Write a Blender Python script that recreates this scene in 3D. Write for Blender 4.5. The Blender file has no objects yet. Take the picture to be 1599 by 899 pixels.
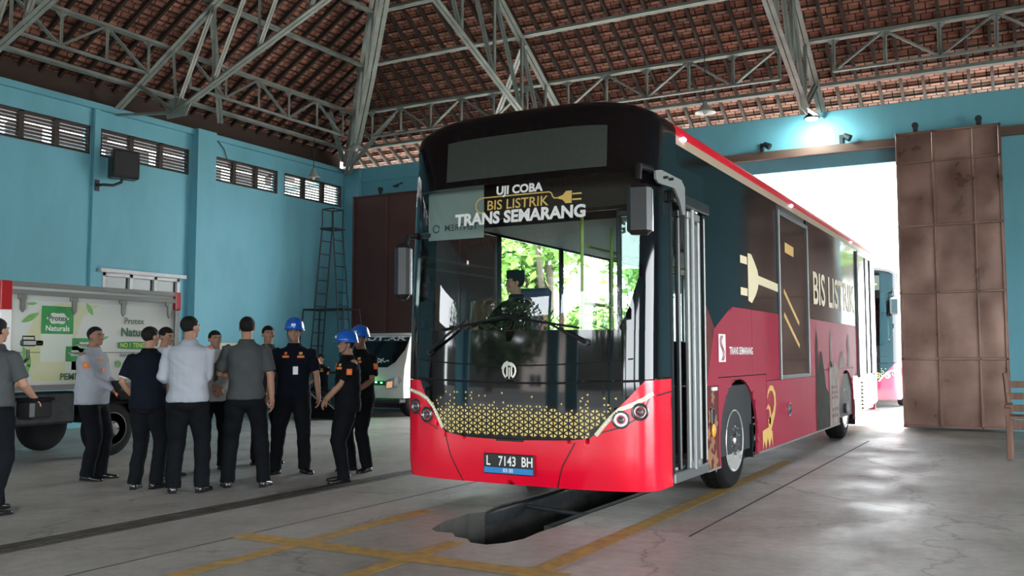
import bpy, bmesh, math, random
from mathutils import Vector, Matrix, Quaternion, noise
from mathutils.bvhtree import BVHTree
from mathutils.geometry import tessellate_polygon
random.seed(7)
PI = math.pi
scene = bpy.context.scene
COL = scene.collection
BAKE = bpy.data.scenes.new('bake')      # a scratch scene for evaluating text and modifiers, removed at the end
def evaluated(ob):
    vl = BAKE.view_layers[0]; vl.update(); dg = vl.depsgraph; dg.update()
    return bpy.data.meshes.new_from_object(ob.evaluated_get(dg), depsgraph=dg)
V = Vector
# ------------------------------------------------------------------ materials
MATS = {}
def new_mat(name):
    m = bpy.data.materials.new(name); m.use_nodes = True
    nt = m.node_tree; nt.nodes.clear()
    out = nt.nodes.new('ShaderNodeOutputMaterial')
    return m, nt, out
def L(nt, a, b): nt.links.new(a, b)
def mat(name, col, rough=.5, metal=0., var=0., vscale=6., bump=0., bscale=40., coat=0., emit=None, estr=0., spec=.5, rvar=0., stretch=None, col2=None, detail=4.):
    if name in MATS: return MATS[name]
    m, nt, out = new_mat(name)
    p = nt.nodes.new('ShaderNodeBsdfPrincipled'); L(nt, p.outputs[0], out.inputs[0])
    c = (*col, 1.)
    p.inputs['Base Color'].default_value = c
    p.inputs['Roughness'].default_value = rough
    p.inputs['Metallic'].default_value = metal
    p.inputs['Specular IOR Level'].default_value = spec
    p.inputs['Coat Weight'].default_value = coat
    p.inputs['Coat Roughness'].default_value = .04
    if emit:
        p.inputs['Emission Color'].default_value = (*emit, 1.); p.inputs['Emission Strength'].default_value = estr
    if var or bump or rvar or col2:
        tc = nt.nodes.new('ShaderNodeTexCoord'); mp = nt.nodes.new('ShaderNodeMapping')
        L(nt, tc.outputs['Object'], mp.inputs[0])
        if stretch: mp.inputs['Scale'].default_value = stretch
        n = nt.nodes.new('ShaderNodeTexNoise'); n.inputs['Scale'].default_value = vscale; n.inputs['Detail'].default_value = detail
        L(nt, mp.outputs[0], n.inputs['Vector'])
        if var or col2:
            r = nt.nodes.new('ShaderNodeValToRGB'); r.color_ramp.elements[0].position = .3; r.color_ramp.elements[1].position = .7
            a = col2 if col2 else tuple(x * (1 - var) for x in col)
            r.color_ramp.elements[0].color = (*a, 1.)
            r.color_ramp.elements[1].color = (*(min(1, x * (1 + var)) for x in col), 1.)
            L(nt, n.outputs['Fac'], r.inputs[0]); L(nt, r.outputs[0], p.inputs['Base Color'])
        if rvar:
            mr = nt.nodes.new('ShaderNodeMapRange'); mr.inputs[1].default_value = .3; mr.inputs[2].default_value = .7
            mr.inputs[3].default_value = max(0., rough - rvar); mr.inputs[4].default_value = min(1., rough + rvar)
            L(nt, n.outputs['Fac'], mr.inputs[0]); L(nt, mr.outputs[0], p.inputs['Roughness'])
        if bump:
            n2 = nt.nodes.new('ShaderNodeTexNoise'); n2.inputs['Scale'].default_value = bscale; n2.inputs['Detail'].default_value = 3
            L(nt, mp.outputs[0], n2.inputs['Vector'])
            b = nt.nodes.new('ShaderNodeBump'); b.inputs['Strength'].default_value = bump; b.inputs['Distance'].default_value = .02
            L(nt, n2.outputs['Fac'], b.inputs['Height']); L(nt, b.outputs[0], p.inputs['Normal'])
    MATS[name] = m; return m
def glass_mat(name, tint, ior=1.5, extra=0.):
    m, nt, out = new_mat(name)
    tr = nt.nodes.new('ShaderNodeBsdfTransparent'); tr.inputs[0].default_value = (*tint, 1)
    gl = nt.nodes.new('ShaderNodeBsdfGlossy'); gl.inputs['Roughness'].default_value = .0
    gl.inputs['Color'].default_value = (1, 1, 1, 1)
    fr = nt.nodes.new('ShaderNodeFresnel'); fr.inputs[0].default_value = ior
    ge = nt.nodes.new('ShaderNodeNewGeometry'); mr = nt.nodes.new('ShaderNodeMapRange'); mr.inputs[3].default_value = ior; mr.inputs[4].default_value = 1 / ior; L(nt, ge.outputs['Backfacing'], mr.inputs[0]); L(nt, mr.outputs[0], fr.inputs[0])
    ad = nt.nodes.new('ShaderNodeMath'); ad.operation = 'ADD'; ad.inputs[1].default_value = extra; ad.use_clamp = True
    L(nt, fr.outputs[0], ad.inputs[0])
    mx = nt.nodes.new('ShaderNodeMixShader'); L(nt, ad.outputs[0], mx.inputs[0]); L(nt, tr.outputs[0], mx.inputs[1]); L(nt, gl.outputs[0], mx.inputs[2])
    L(nt, mx.outputs[0], out.inputs[0]); MATS[name] = m; return m

M = {}
M['black_gloss'] = mat('black_gloss', (.005, .005, .006), .05, spec=.45)
M['black_plastic'] = mat('black_plastic', (.012, .012, .013), .35)
M['black_rubber'] = mat('black_rubber', (.008, .008, .009), .8, spec=.2, bump=.2, bscale=60)
M['red_paint'] = mat('red_paint', (.80, .004, .03), .25, coat=.5)
M['side_red'] = mat('side_red', (.30, .03, .055), .5, spec=.12, var=.06, vscale=2)
M['side_maroon'] = mat('side_maroon', (.13, .035, .03), .5, spec=.12, col2=(.09, .02, .02), vscale=5)
M['gold_print'] = mat('gold_print', (.62, .40, .13), .5, spec=.2)
M['beige_print'] = mat('beige_print', (.72, .63, .42), .5, spec=.2)
M['white_print'] = mat('white_print', (.85, .85, .83), .5)
M['yellow_print'] = mat('yellow_print', (.72, .55, .16), .4, coat=.4)
M['chrome'] = mat('chrome', (.75, .75, .77), .12, 1.)
M['alu'] = mat('brushed_aluminium', (.19, .20, .20), .45, .6, rvar=.08, vscale=3, stretch=(20, 20, .4))
M['alu_white'] = mat('pale_aluminium', (.26, .27, .26), .45, .4)
M['wheel_alu'] = mat('polished_wheel_metal', (.58, .57, .54), .3, .5, rvar=.08, vscale=8)
M['side_glass'] = mat('dark_side_glass', (.004, .005, .006), .08, spec=.2)
M['glass'] = glass_mat('windshield_glass', (.80, .90, .87), 1.5, 0.)
M['clear_glass'] = glass_mat('clear_window_glass', (.8, .88, .86), 1.5, 0)
M['display'] = mat('display_screen', (.026, .032, .025), .5, var=.15, vscale=30)
M['skin'] = mat('skin', (.33, .18, .12), .6, spec=.3, var=.07, vscale=14)
M['skin2'] = mat('skin_dark', (.25, .13, .085), .6, spec=.3, var=.07, vscale=14)
M['hair'] = mat('hair', (.007, .006, .006), .7, bump=.5, bscale=120, spec=.2)
M['navy'] = mat('navy_cloth', (.005, .007, .013), .9, spec=.12, var=.25, vscale=5)
M['black_cloth'] = mat('black_cloth', (.005, .006, .008), .9, spec=.12, var=.25, vscale=5)
M['grey_cloth'] = mat('grey_cloth', (.055, .060, .062), .9, spec=.15, var=.12, vscale=5)
M['light_cloth'] = mat('light_grey_cloth', (.33, .35, .39), .9, spec=.2, var=.06, vscale=5)
M['white_cloth'] = mat('white_cloth', (.45, .45, .45), .9, spec=.2, var=.06, vscale=5)
M['shoe'] = mat('shoe_leather', (.008, .008, .009), .22, coat=.3)
M['helmet_blue'] = mat('helmet_blue', (.008, .10, .48), .25, coat=.5)
M['orange'] = mat('orange_badge', (.85, .16, .03), .6)
M['badge_white'] = mat('badge_white', (.75, .75, .75), .4)
M['eye_white'] = mat('eye_white', (.45, .42, .40), .4)
M['lip'] = mat('lip', (.30, .12, .10), .5)
M['wood'] = mat('bench_wood', (.22, .11, .07), .55, col2=(.11, .055, .035), vscale=3, stretch=(8, 8, 1), bump=.2)
M['steel_paint'] = mat('painted_steel', (.26, .28, .25), .5, .1, var=.22, vscale=3, bump=.12, bscale=30)
M['dark_steel'] = mat('dark_steel', (.035, .04, .045), .5, .4, var=.3, vscale=8)
M['rust'] = mat('rusty_brown_steel', (.13, .055, .04), .5, .35, col2=(.065, .03, .024), vscale=2.2, bump=.15, bscale=5, rvar=.12)

# ------------------------------------------------------------------ mesh helper
class MB:
    def __init__(s): s.v = []; s.f = []; s.m = []; s.cur = 0; s.uv = None
    def add(s, vs, fs, mi=None):
        o = len(s.v); s.v += [tuple(p) for p in vs]
        for f in fs: s.f.append([i + o for i in f]); s.m.append(s.cur if mi is None else mi)
        return s
    def box(s, c, size, R=None, bev=0.):
        x, y, z = (d / 2 for d in size); c = V(c)
        if bev > 0:
            b = min(bev, x * .9, y * .9, z * .9); vs = []; 
            # chamfered box: 24 verts
            idx = {}
            for sx in (-1, 1):
                for sy in (-1, 1):
                    for sz in (-1, 1):
                        for a in range(3):
                            p = [sx * (x - b), sy * (y - b), sz * (z - b)]; p[a] = (sx * x, sy * y, sz * z)[a]
                            idx[(sx, sy, sz, a)] = len(vs); vs.append(V(p))
            fs = []
            for a in range(3):
                o1, o2 = [i for i in range(3) if i != a]
                for sg in (-1, 1):
                    q = []
                    for (u, w) in ((-1, -1), (1, -1), (1, 1), (-1, 1)):
                        k = [0, 0, 0]; k[a] = sg; k[o1] = u; k[o2] = w; q.append(idx[(*k, a)])
                    fs.append(q)
            for a in range(3):      # edges along axis a
                o1, o2 = [i for i in range(3) if i != a]
                for u in (-1, 1):
                    for w in (-1, 1):
                        k1 = [0] * 3; k2 = [0] * 3; k1[a] = -1; k2[a] = 1
                        for k in (k1, k2): k[o1] = u; k[o2] = w
                        fs.append([idx[(*k1, o1)], idx[(*k2, o1)], idx[(*k2, o2)], idx[(*k1, o2)]])
            for sx in (-1, 1):
                for sy in (-1, 1):
                    for sz in (-1, 1): fs.append([idx[(sx, sy, sz, a)] for a in range(3)])
            # fix winding outward
            out = []
            for f in fs:
                cc = sum((vs[i] for i in f), V()) / len(f)
                n = (vs[f[1]] - vs[f[0]]).cross(vs[f[2]] - vs[f[1]])
                out.append(f if n.dot(cc) > 0 else f[::-1])
            fs = out
        else:
            vs = [V((sx * x, sy * y, sz * z)) for sz in (-1, 1) for sy in (-1, 1) for sx in (-1, 1)]
            fs = [(0, 2, 3, 1), (4, 5, 7, 6), (0, 1, 5, 4), (2, 6, 7, 3), (0, 4, 6, 2), (1, 3, 7, 5)]
        if R: vs = [R @ p for p in vs]
        return s.add([p + c for p in vs], fs)
    def beam(s, a, b, w, h=None, up=(0, 0, 1), bev=0.):
        a = V(a); b = V(b); d = b - a; l = d.length; d.normalize(); u = V(up)
        if abs(d.dot(u)) > .98: u = V((1, 0, 0))
        r = d.cross(u).normalized(); u = r.cross(d)
        R = Matrix((r, d, u)).transposed()
        return s.box((a + b) / 2, (w, l, h or w), R, bev)
    def angle_beam(s, a, b, w, t=.012, up=(0, 0, 1)):
        """two back-to-back steel angles"""
        a = V(a); b = V(b); d = (b - a).normalized(); u = V(up)
        if abs(d.dot(u)) > .98: u = V((1, 0, 0))
        r = d.cross(u).normalized(); u = r.cross(d)
        for sg in (-1, 1):
            s.beam(a + r * sg * w * .5, b + r * sg * w * .5, w * .8, t, up)
            s.beam(a + r * sg * w * .15 + u * w * .4, b + r * sg * w * .15 + u * w * .4, t, w * .8, up)
        return s
    def rings(s, rings, cap=True, closed=True):
        n = len(rings[0]); vs = [p for r in rings for p in r]; fs = []
        for i in range(len(rings) - 1):
            for j in range(n if closed else n - 1):
                k = (j + 1) % n
                fs.append((i * n + j, i * n + k, (i + 1) * n + k, (i + 1) * n + j))
        if cap: fs.append(tuple(range(n - 1, -1, -1))); fs.append(tuple((len(rings) - 1) * n + j for j in range(n)))
        return s.add(vs, fs)
    def cyl(s, a, b, r, r2=None, n=12, cap=True):
        a = V(a); b = V(b); d = (b - a).normalized(); u = V((0, 0, 1)) if abs(d.z) < .9 else V((1, 0, 0))
        x = d.cross(u).normalized(); y = d.cross(x) * -1; r2 = r if r2 is None else r2
        x, y = x, d.cross(x)
        return s.rings([[c + (x * math.cos(t) + y * math.sin(t)) * rr for t in [2 * PI * i / n for i in range(n)]] for c, rr in ((a, r), (b, r2))], cap)
    def tube(s, pts, r, n=8, cap=True, round_cap=False):
        pts = [V(p) for p in pts]; rs = r if isinstance(r, (list, tuple)) else [r] * len(pts)
        T = []
        for i in range(len(pts)):
            d = (pts[min(i + 1, len(pts) - 1)] - pts[max(i - 1, 0)]); T.append(d.normalized())
        u = V((0, 0, 1)) if abs(T[0].z) < .9 else V((0, 1, 0))
        x = T[0].cross(u).normalized(); R = []
        def ring(c, x, y, rr): return [c + (x * math.cos(t) + y * math.sin(t)) * rr for t in [2 * PI * i / n for i in range(n)]]
        y = T[0].cross(x)
        if round_cap:
            for a in (80, 55, 28): R.append(ring(pts[0] - T[0] * rs[0] * math.sin(math.radians(a)), x, y, rs[0] * math.cos(math.radians(a))))
        for i, p in enumerate(pts):
            x = (x - T[i] * x.dot(T[i])).normalized(); y = T[i].cross(x); R.append(ring(p, x, y, rs[i]))
        if round_cap:
            for a in (28, 55, 80): R.append(ring(pts[-1] + T[-1] * rs[-1] * math.sin(math.radians(a)), x, y, rs[-1] * math.cos(math.radians(a))))
        return s.rings(R, cap)
    def lathe(s, prof, c=(0, 0, 0), axis='z', n=24, R=None, cap=True):
        """prof: (radius, height) pairs"""
        c = V(c); R_ = []
        for r, h in prof:
            ring = []
            for i in range(n):
                t = 2 * PI * i / n; a, b = r * math.cos(t), r * math.sin(t)
                p = V((a, b, h)) if axis == 'z' else (V((h, a, b)) if axis == 'x' else V((b, h, a)))
                ring.append(c + (R @ p if R else p))
            R_.append(ring)
        return s.rings(R_, cap=cap)
    def ell(s, c, r, R=None, n=16, m=10):
        c = V(c); rs = []
        for i in range(m + 1):
            ph = -PI / 2 + PI * i / m; ph = max(min(ph, PI / 2 - .12), -PI / 2 + .12) if i in (0, m) else ph
            ring = []
            for j in range(n):
                t = 2 * PI * j / n; p = V((r[0] * math.cos(ph) * math.cos(t), r[1] * math.cos(ph) * math.sin(t), r[2] * math.sin(ph)))
                ring.append(c + (R @ p if R else p))
            rs.append(ring)
        return s.rings(rs)
    def prism(s, poly, thick, origin=(0, 0, 0), ax=(1, 0, 0), ay=(0, 0, 1)):
        """polygon (list of 2-D points) extruded; ax, ay span its plane"""
        o = V(origin); ax = V(ax); ay = V(ay); n = ax.cross(ay)
        N = len(poly)
        fr = [o + ax * x + ay * y + n * thick / 2 for x, y in poly]; bk = [p - n * thick for p in fr]
        tris = tessellate_polygon([[V((x, y, 0)) for x, y in poly]])
        fs = []
        for t in tris:
            a, b, c = t
            w = (poly[b][0] - poly[a][0]) * (poly[c][1] - poly[a][1]) - (poly[b][1] - poly[a][1]) * (poly[c][0] - poly[a][0])
            if w < 0: a, c = c, a
            fs.append((a, b, c)); fs.append((a + N, c + N, b + N))
        area = sum(poly[i][0] * poly[(i + 1) % N][1] - poly[(i + 1) % N][0] * poly[i][1] for i in range(N))
        for i in range(N):
            j = (i + 1) % N
            fs.append((i, i + N, j + N, j) if area > 0 else (i, j, j + N, i + N))
        return s.add(fr + bk, fs)
    def build(s, name, mats=None, parent=None, smooth=False, loc=None, rot=None):
        me = bpy.data.meshes.new(name); me.from_pydata([tuple(p) for p in s.v], [], s.f)
        mats = mats if isinstance(mats, (list, tuple)) else [mats]
        for m in mats:
            if m: me.materials.append(m)
        if len(mats) > 1: me.polygons.foreach_set('material_index', s.m)
        if smooth is True: me.polygons.foreach_set('use_smooth', [True] * len(me.polygons))
        elif smooth: smooth_angle(me, smooth)
        me.validate(); me.update()
        o = bpy.data.objects.new(name, me); COL.objects.link(o)
        if parent: o.parent = parent
        if loc is not None: o.location = loc
        if rot is not None: o.rotation_euler = rot
        return o
def smooth_angle(me, ang):
    bm = bmesh.new(); bm.from_mesh(me)
    bmesh.ops.remove_doubles(bm, verts=bm.verts, dist=1e-5)
    for f in bm.faces: f.smooth = True
    for e in bm.edges:
        if len(e.link_faces) == 2 and e.calc_face_angle(0) > ang: e.smooth = False
    bm.to_mesh(me); bm.free()
def empty(name, loc=(0, 0, 0), rz=0., label=None, cat=None, group=None):
    o = bpy.data.objects.new(name, None); COL.objects.link(o); o.location = loc; o.rotation_euler = (0, 0, rz); o.empty_display_size = .2
    if label: tag(o, label, cat, group)
    return o
def tag(o, label=None, cat=None, group=None, kind=None):
    if label: o['label'] = label
    if cat: o['category'] = cat
    if group: o['group'] = group
    if kind: o['kind'] = kind
    return o
def struct(o): o['kind'] = 'structure'; return o
def copy_tree(o, parent=None):
    c = o.copy(); COL.objects.link(c); c.parent = parent
    for ch in list(o.children): copy_tree(ch, c)
    return c
def text2d(txt, size=1., bold=0., xs=1., align='CENTER'):
    cu = bpy.data.curves.new('t', 'FONT'); cu.body = txt; cu.size = size; cu.align_x = align; cu.align_y = 'CENTER'; cu.offset = bold; cu.resolution_u = 3
    ob = bpy.data.objects.new('t', cu); BAKE.collection.objects.link(ob)
    me = evaluated(ob)
    vs = [(v.co.x * xs, v.co.y) for v in me.vertices]; fs = [tuple(p.vertices) for p in me.polygons]
    bpy.data.objects.remove(ob); bpy.data.curves.remove(cu); bpy.data.meshes.remove(me)
    return vs, fs
def text_on(mb, txt, size, fn, bold=0., xs=1., width=None, align='CENTER'):
    """fn maps flat text coordinates to 3-D"""
    vs, fs = text2d(txt, size, bold, xs, align)
    if width:
        w = max(v[0] for v in vs) - min(v[0] for v in vs); k = width / w; vs = [(x * k, y) for x, y in vs]
    mb.add([fn(x, y) for x, y in vs], fs); return mb
def stroke(mb, pts, w, fn):
    """flat ribbon of width w along 2-D points"""
    n = len(pts); L_, R_ = [], []
    for i in range(n):
        a = pts[max(i - 1, 0)]; b = pts[min(i + 1, n - 1)]; dx, dy = b[0] - a[0], b[1] - a[1]; l = math.hypot(dx, dy) or 1
        nx, ny = -dy / l * w / 2, dx / l * w / 2
        L_.append((pts[i][0] + nx, pts[i][1] + ny)); R_.append((pts[i][0] - nx, pts[i][1] - ny))
    vs = [fn(*p) for p in L_] + [fn(*p) for p in R_]
    mb.add(vs, [(i + n, i + n + 1, i + 1, i) for i in range(n - 1)]); return mb
def arc(cx, cy, r, a0, a1, n=8, ry=None):
    return [(cx + r * math.cos(math.radians(a0 + (a1 - a0) * i / n)), cy + (ry or r) * math.sin(math.radians(a0 + (a1 - a0) * i / n))) for i in range(n + 1)]
def clip_poly(poly, lo, hi, ax):
    def cut(P, val, keep_ge):
        out = []
        for i in range(len(P)):
            a, b = P[i], P[(i + 1) % len(P)]
            ia = (a[ax] >= val) if keep_ge else (a[ax] <= val); ib = (b[ax] >= val) if keep_ge else (b[ax] <= val)
            if ia: out.append(a)
            if ia != ib:
                t = (val - a[ax]) / (b[ax] - a[ax]); out.append(tuple(a[k] + (b[k] - a[k]) * t for k in range(2)))
        return out
    P = cut(poly, lo, True)
    return cut(P, hi, False) if len(P) >= 3 else []
def surf_patch(mb, poly, fn, du=.06, dv=.12, thick=0.):
    """a polygon laid on the curved surface fn(u, v, offset), cut into a grid so that it follows the curve"""
    us = [p[0] for p in poly]; vs_ = [p[1] for p in poly]
    tris = tessellate_polygon([[V((x, y, 0)) for x, y in poly]])
    cache = {}
    def vid(p, off):
        k = (round(p[0], 5), round(p[1], 5), off)
        if k not in cache: cache[k] = len(mb.v); mb.v.append(tuple(fn(p[0], p[1], off)))
        return cache[k]
    def addf(P, off, flip):
        ids = []
        for p in P:
            i = vid(p, off)
            if not ids or ids[-1] != i: ids.append(i)
        if len(ids) > 1 and ids[0] == ids[-1]: ids.pop()
        if len(set(ids)) >= 3 and len(set(ids)) == len(ids):
            mb.f.append(ids[::-1] if flip else ids); mb.m.append(mb.cur)
    for t in tris:
        T = [poly[i] for i in t]
        w = (T[1][0] - T[0][0]) * (T[2][1] - T[0][1]) - (T[1][1] - T[0][1]) * (T[2][0] - T[0][0])
        if abs(w) < 1e-9: continue
        if w < 0: T = T[::-1]
        u0, u1 = min(p[0] for p in T), max(p[0] for p in T)
        i0, i1 = math.floor(u0 / du), math.ceil(u1 / du)
        for i in range(i0, i1):
            P = clip_poly(T, i * du, (i + 1) * du, 0)
            if len(P) < 3: continue
            v0, v1 = min(p[1] for p in P), max(p[1] for p in P)
            for j in range(math.floor(v0 / dv), math.ceil(v1 / dv)):
                Q = clip_poly(P, j * dv, (j + 1) * dv, 1)
                if len(Q) >= 3:
                    addf(Q, 0., False)
                    if thick: addf(Q, -thick, True)
    if thick:
        n = len(poly); ar = sum(poly[i][0] * poly[(i + 1) % n][1] - poly[(i + 1) % n][0] * poly[i][1] for i in range(n))
        for i in range(n):
            a, b = poly[i], poly[(i + 1) % n]; k = max(1, int(max(abs(b[0] - a[0]) / du, abs(b[1] - a[1]) / dv)) + 1)
            for q in range(k):
                p = tuple(a[c] + (b[c] - a[c]) * q / k for c in range(2)); r = tuple(a[c] + (b[c] - a[c]) * (q + 1) / k for c in range(2))
                ids = [len(mb.v) + z for z in range(4)]
                mb.v += [tuple(fn(*p, 0.)), tuple(fn(*p, -thick)), tuple(fn(*r, -thick)), tuple(fn(*r, 0.))]
                mb.f.append(ids if ar > 0 else ids[::-1]); mb.m.append(mb.cur)
    return mb
def baked(mb, voxel, smooth_it=2, wrinkle=0., wscale=9., seed=0., mats=None, name='m', parent=None):
    """union of the closed shapes in mb as one continuous smooth surface"""
    me = bpy.data.meshes.new('tmp'); me.from_pydata([tuple(p) for p in mb.v], [], mb.f); me.update()
    ob = bpy.data.objects.new('tmp', me); BAKE.collection.objects.link(ob)
    md = ob.modifiers.new('r', 'REMESH'); md.mode = 'VOXEL'; md.voxel_size = voxel; md.use_smooth_shade = True
    if smooth_it: sm = ob.modifiers.new('s', 'SMOOTH'); sm.iterations = smooth_it; sm.factor = .5
    m2 = evaluated(ob)
    bpy.data.objects.remove(ob); bpy.data.meshes.remove(me)
    m2.name = name
    if wrinkle:
        n = len(m2.vertices); co = [0.] * (3 * n); m2.vertices.foreach_get('co', co); nr = [v.normal.copy() for v in m2.vertices]
        for i in range(n):
            x, y, z = co[3 * i:3 * i + 3]; q = V((x * wscale * .7 + seed, y * wscale * .7, z * wscale * 1.3 + x * wscale * .8))
            d = noise.noise(q) * wrinkle + noise.noise(q * 2.3) * wrinkle * .4
            for k in range(3): co[3 * i + k] += nr[i][k] * d
        m2.vertices.foreach_set('co', co)
    m2.materials.clear()
    if mats: m2.materials.append(mats)
    m2.polygons.foreach_set('use_smooth', [True] * len(m2.polygons)); m2.update()
    o = bpy.data.objects.new(name, m2); COL.objects.link(o)
    if parent: o.parent = parent
    return o
# ------------------------------------------------------------------ the hall
XL, YF, XR, YN = -15.88, 19.3, 9.0, -8.0
EAVE = 6.3
SL = .62
def wall_mat():
    m, nt, out = new_mat('blue_wall')
    p = nt.nodes.new('ShaderNodeBsdfPrincipled'); L(nt, p.outputs[0], out.inputs[0]); p.inputs['Roughness'].default_value = .6
    tc = nt.nodes.new('ShaderNodeTexCoord')
    n = nt.nodes.new('ShaderNodeTexNoise'); n.inputs['Scale'].default_value = .9; n.inputs['Detail'].default_value = 6; n.inputs['Roughness'].default_value = .65
    mp = nt.nodes.new('ShaderNodeMapping'); mp.inputs['Scale'].default_value = (1, 1, .35)
    L(nt, tc.outputs['Object'], mp.inputs[0]); L(nt, mp.outputs[0], n.inputs['Vector'])
    r = nt.nodes.new('ShaderNodeValToRGB'); e = r.color_ramp.elements
    e[0].position = .25; e[0].color = (.135, .38, .46, 1); e[1].position = .6; e[1].color = (.17, .46, .56, 1)
    L(nt, n.outputs['Fac'], r.inputs[0]); L(nt, r.outputs[0], p.inputs['Base Color'])
    n2 = nt.nodes.new('ShaderNodeTexNoise'); n2.inputs['Scale'].default_value = 14; L(nt, tc.outputs['Object'], n2.inputs['Vector'])
    b = nt.nodes.new('ShaderNodeBump'); b.inputs['Strength'].default_value = .08; b.inputs['Distance'].default_value = .02
    L(nt, n2.outputs['Fac'], b.inputs['Height']); L(nt, b.outputs[0], p.inputs['Normal'])
    return m
WALL = wall_mat(); TIMBER_ = mat('fascia_timber', (.05, .03, .022), .8)
def holed(mb, axis, c, th, a0, a1, z0, z1, holes):
    """wall on axis 'x' (plane x=c, spans y) or 'y'; holes: (a0,a1,z0,z1)"""
    As = sorted({a0, a1, *[h[0] for h in holes], *[h[1] for h in holes]}); Zs = sorted({z0, z1, *[h[2] for h in holes], *[h[3] for h in holes]})
    for i in range(len(As) - 1):
        run = None
        for j in range(len(Zs) - 1):
            am, zm = (As[i] + As[i + 1]) / 2, (Zs[j] + Zs[j + 1]) / 2
            solid = not any(h[0] < am < h[1] and h[2] < zm < h[3] for h in holes)
            if solid: run = [Zs[j], Zs[j + 1]] if run is None else [run[0], Zs[j + 1]]
            if (not solid or j == len(Zs) - 2) and run:
                ca, sa = (As[i] + As[i + 1]) / 2, As[i + 1] - As[i]; cz, sz = (run[0] + run[1]) / 2, run[1] - run[0]
                mb.box((c, ca, cz) if axis == 'x' else (ca, c, cz), (th, sa, sz) if axis == 'x' else (sa, th, sz)); run = None
# louvre bays on the left wall
LOUV = [(7.2, 9.3), (9.46, 11.57), (11.8, 14.0), (14.64, 16.73), (16.96, 19.12)]
LOUV += [(1.5, 3.6), (3.9, 6.0)]
holes = [(a, b, 5.28, 5.84) for a, b in LOUV] + [(11.93, 13.83, 1.2, 3.0), (-6.5, -.5, 0, 4.6)]
mb = MB(); holed(mb, 'x', XL - .1, .2, YN, YF + .2, 0, EAVE, holes)
mb.box((XL + .06, 14.32, EAVE / 2), (.3, .52, EAVE)); mb.box((XL + .06, 4.9 + 3.3, EAVE / 2), (.3, .0001, EAVE))
mb.box((XL + .03, 11.68, EAVE / 2 + 1), (.06, .12, EAVE - 2))
mb.box((XL + .02, 8, EAVE - .06), (.14, 23, .12))
struct(mb.build('wall_left', WALL))
mb = MB(); holed(mb, 'y', YF + .1, .2, XL, XR, 0, EAVE, [(-6.3, -2.15, 0, 5.15), (-11.5, -7.1, 0, 5.15)])
mb.box((-15.6, YF - .05, EAVE / 2), (.5, .1, EAVE))
mb.box((-15.0, YF - .01, 5.98), (8, .08, .1))
struct(mb.build('wall_far', WALL))
mb = MB(); holed(mb, 'x', XR + .1, .2, YN, YF, 0, EAVE, [(-7.2, -3.2, 0, 4.1), (3.0, 12.0, 0, 4.1)])  # openings in this unseen wall added to brighten the bus side
mb.box((XR + .1, (YF + YN) / 2, EAVE + .3), (.1, YF - YN, .7)); struct(mb.build('wall_right', WALL))
mb = MB(); holed(mb, 'y', YN - .1, .2, XL, XR, 0, EAVE, [(-15.3, -10.6, 0, 4.9), (-9.6, -8.9, 0, 4.9), (-7.6, -2.6, 0, 4.9), (-2.2, 2.8, 0, 4.9), (3.2, 8.4, 0, 4.9)])
mb.box(((XL + XR) / 2, YN - .1, EAVE + .3), (XR - XL, .1, .7)); struct(mb.build('wall_near', WALL))
mb = MB(); mb.box((XL - .22, (YF + YN) / 2, EAVE + .12), (.04, YF - YN, .7)); struct(mb.build('trim_4', TIMBER_))
# ceiling: hipped tile roof seen from below, tiles in overlapping rows between timber rafters
def tile_mat():
    m, nt, out = new_mat('clay_tiles')
    p = nt.nodes.new('ShaderNodeBsdfPrincipled'); L(nt, p.outputs[0], out.inputs[0]); p.inputs['Roughness'].default_value = .8
    uv = nt.nodes.new('ShaderNodeUVMap')
    br = nt.nodes.new('ShaderNodeTexBrick'); br.offset = .5; br.inputs['Scale'].default_value = 1.
    br.inputs['Brick Width'].default_value = .2; br.inputs['Row Height'].default_value = .26; br.inputs['Mortar Size'].default_value = .012
    br.inputs['Color1'].default_value = (.56, .25, .17, 1); br.inputs['Color2'].default_value = (.38, .16, .11, 1); br.inputs['Mortar'].default_value = (.04, .015, .01, 1)
    br.inputs['Bias'].default_value = 0
    L(nt, uv.outputs[0], br.inputs['Vector'])
    n = nt.nodes.new('ShaderNodeTexNoise'); n.inputs['Scale'].default_value = 2.5; n.inputs['Detail'].default_value = 6; L(nt, uv.outputs[0], n.inputs['Vector'])
    mx = nt.nodes.new('ShaderNodeMix'); mx.data_type = 'RGBA'; mx.blend_type = 'MULTIPLY'; mx.inputs[0].default_value = .75
    r = nt.nodes.new('ShaderNodeValToRGB'); r.color_ramp.elements[0].position = .35; r.color_ramp.elements[0].color = (.35, .33, .33, 1); r.color_ramp.elements[1].position = .65
    L(nt, n.outputs['Fac'], r.inputs[0]); L(nt, br.outputs['Color'], mx.inputs[6]); L(nt, r.outputs[0], mx.inputs[7]); L(nt, mx.outputs[2], p.inputs['Base Color'])
    b = nt.nodes.new('ShaderNodeBump'); b.inputs['Strength'].default_value = .6; b.inputs['Distance'].default_value = .02
    L(nt, br.outputs['Fac'], b.inputs['Height']); b.invert = True; L(nt, b.outputs[0], p.inputs['Normal'])
    return m
TILE = tile_mat(); TIMBER = mat('rafter_timber', (.035, .020, .014), .8, var=.3, vscale=4)
CX, CY = (XL + XR) / 2, (YF + YN) / 2
HX, HY = (XR - XL) / 2, (YF - YN) / 2
OV = 1.4
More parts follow.
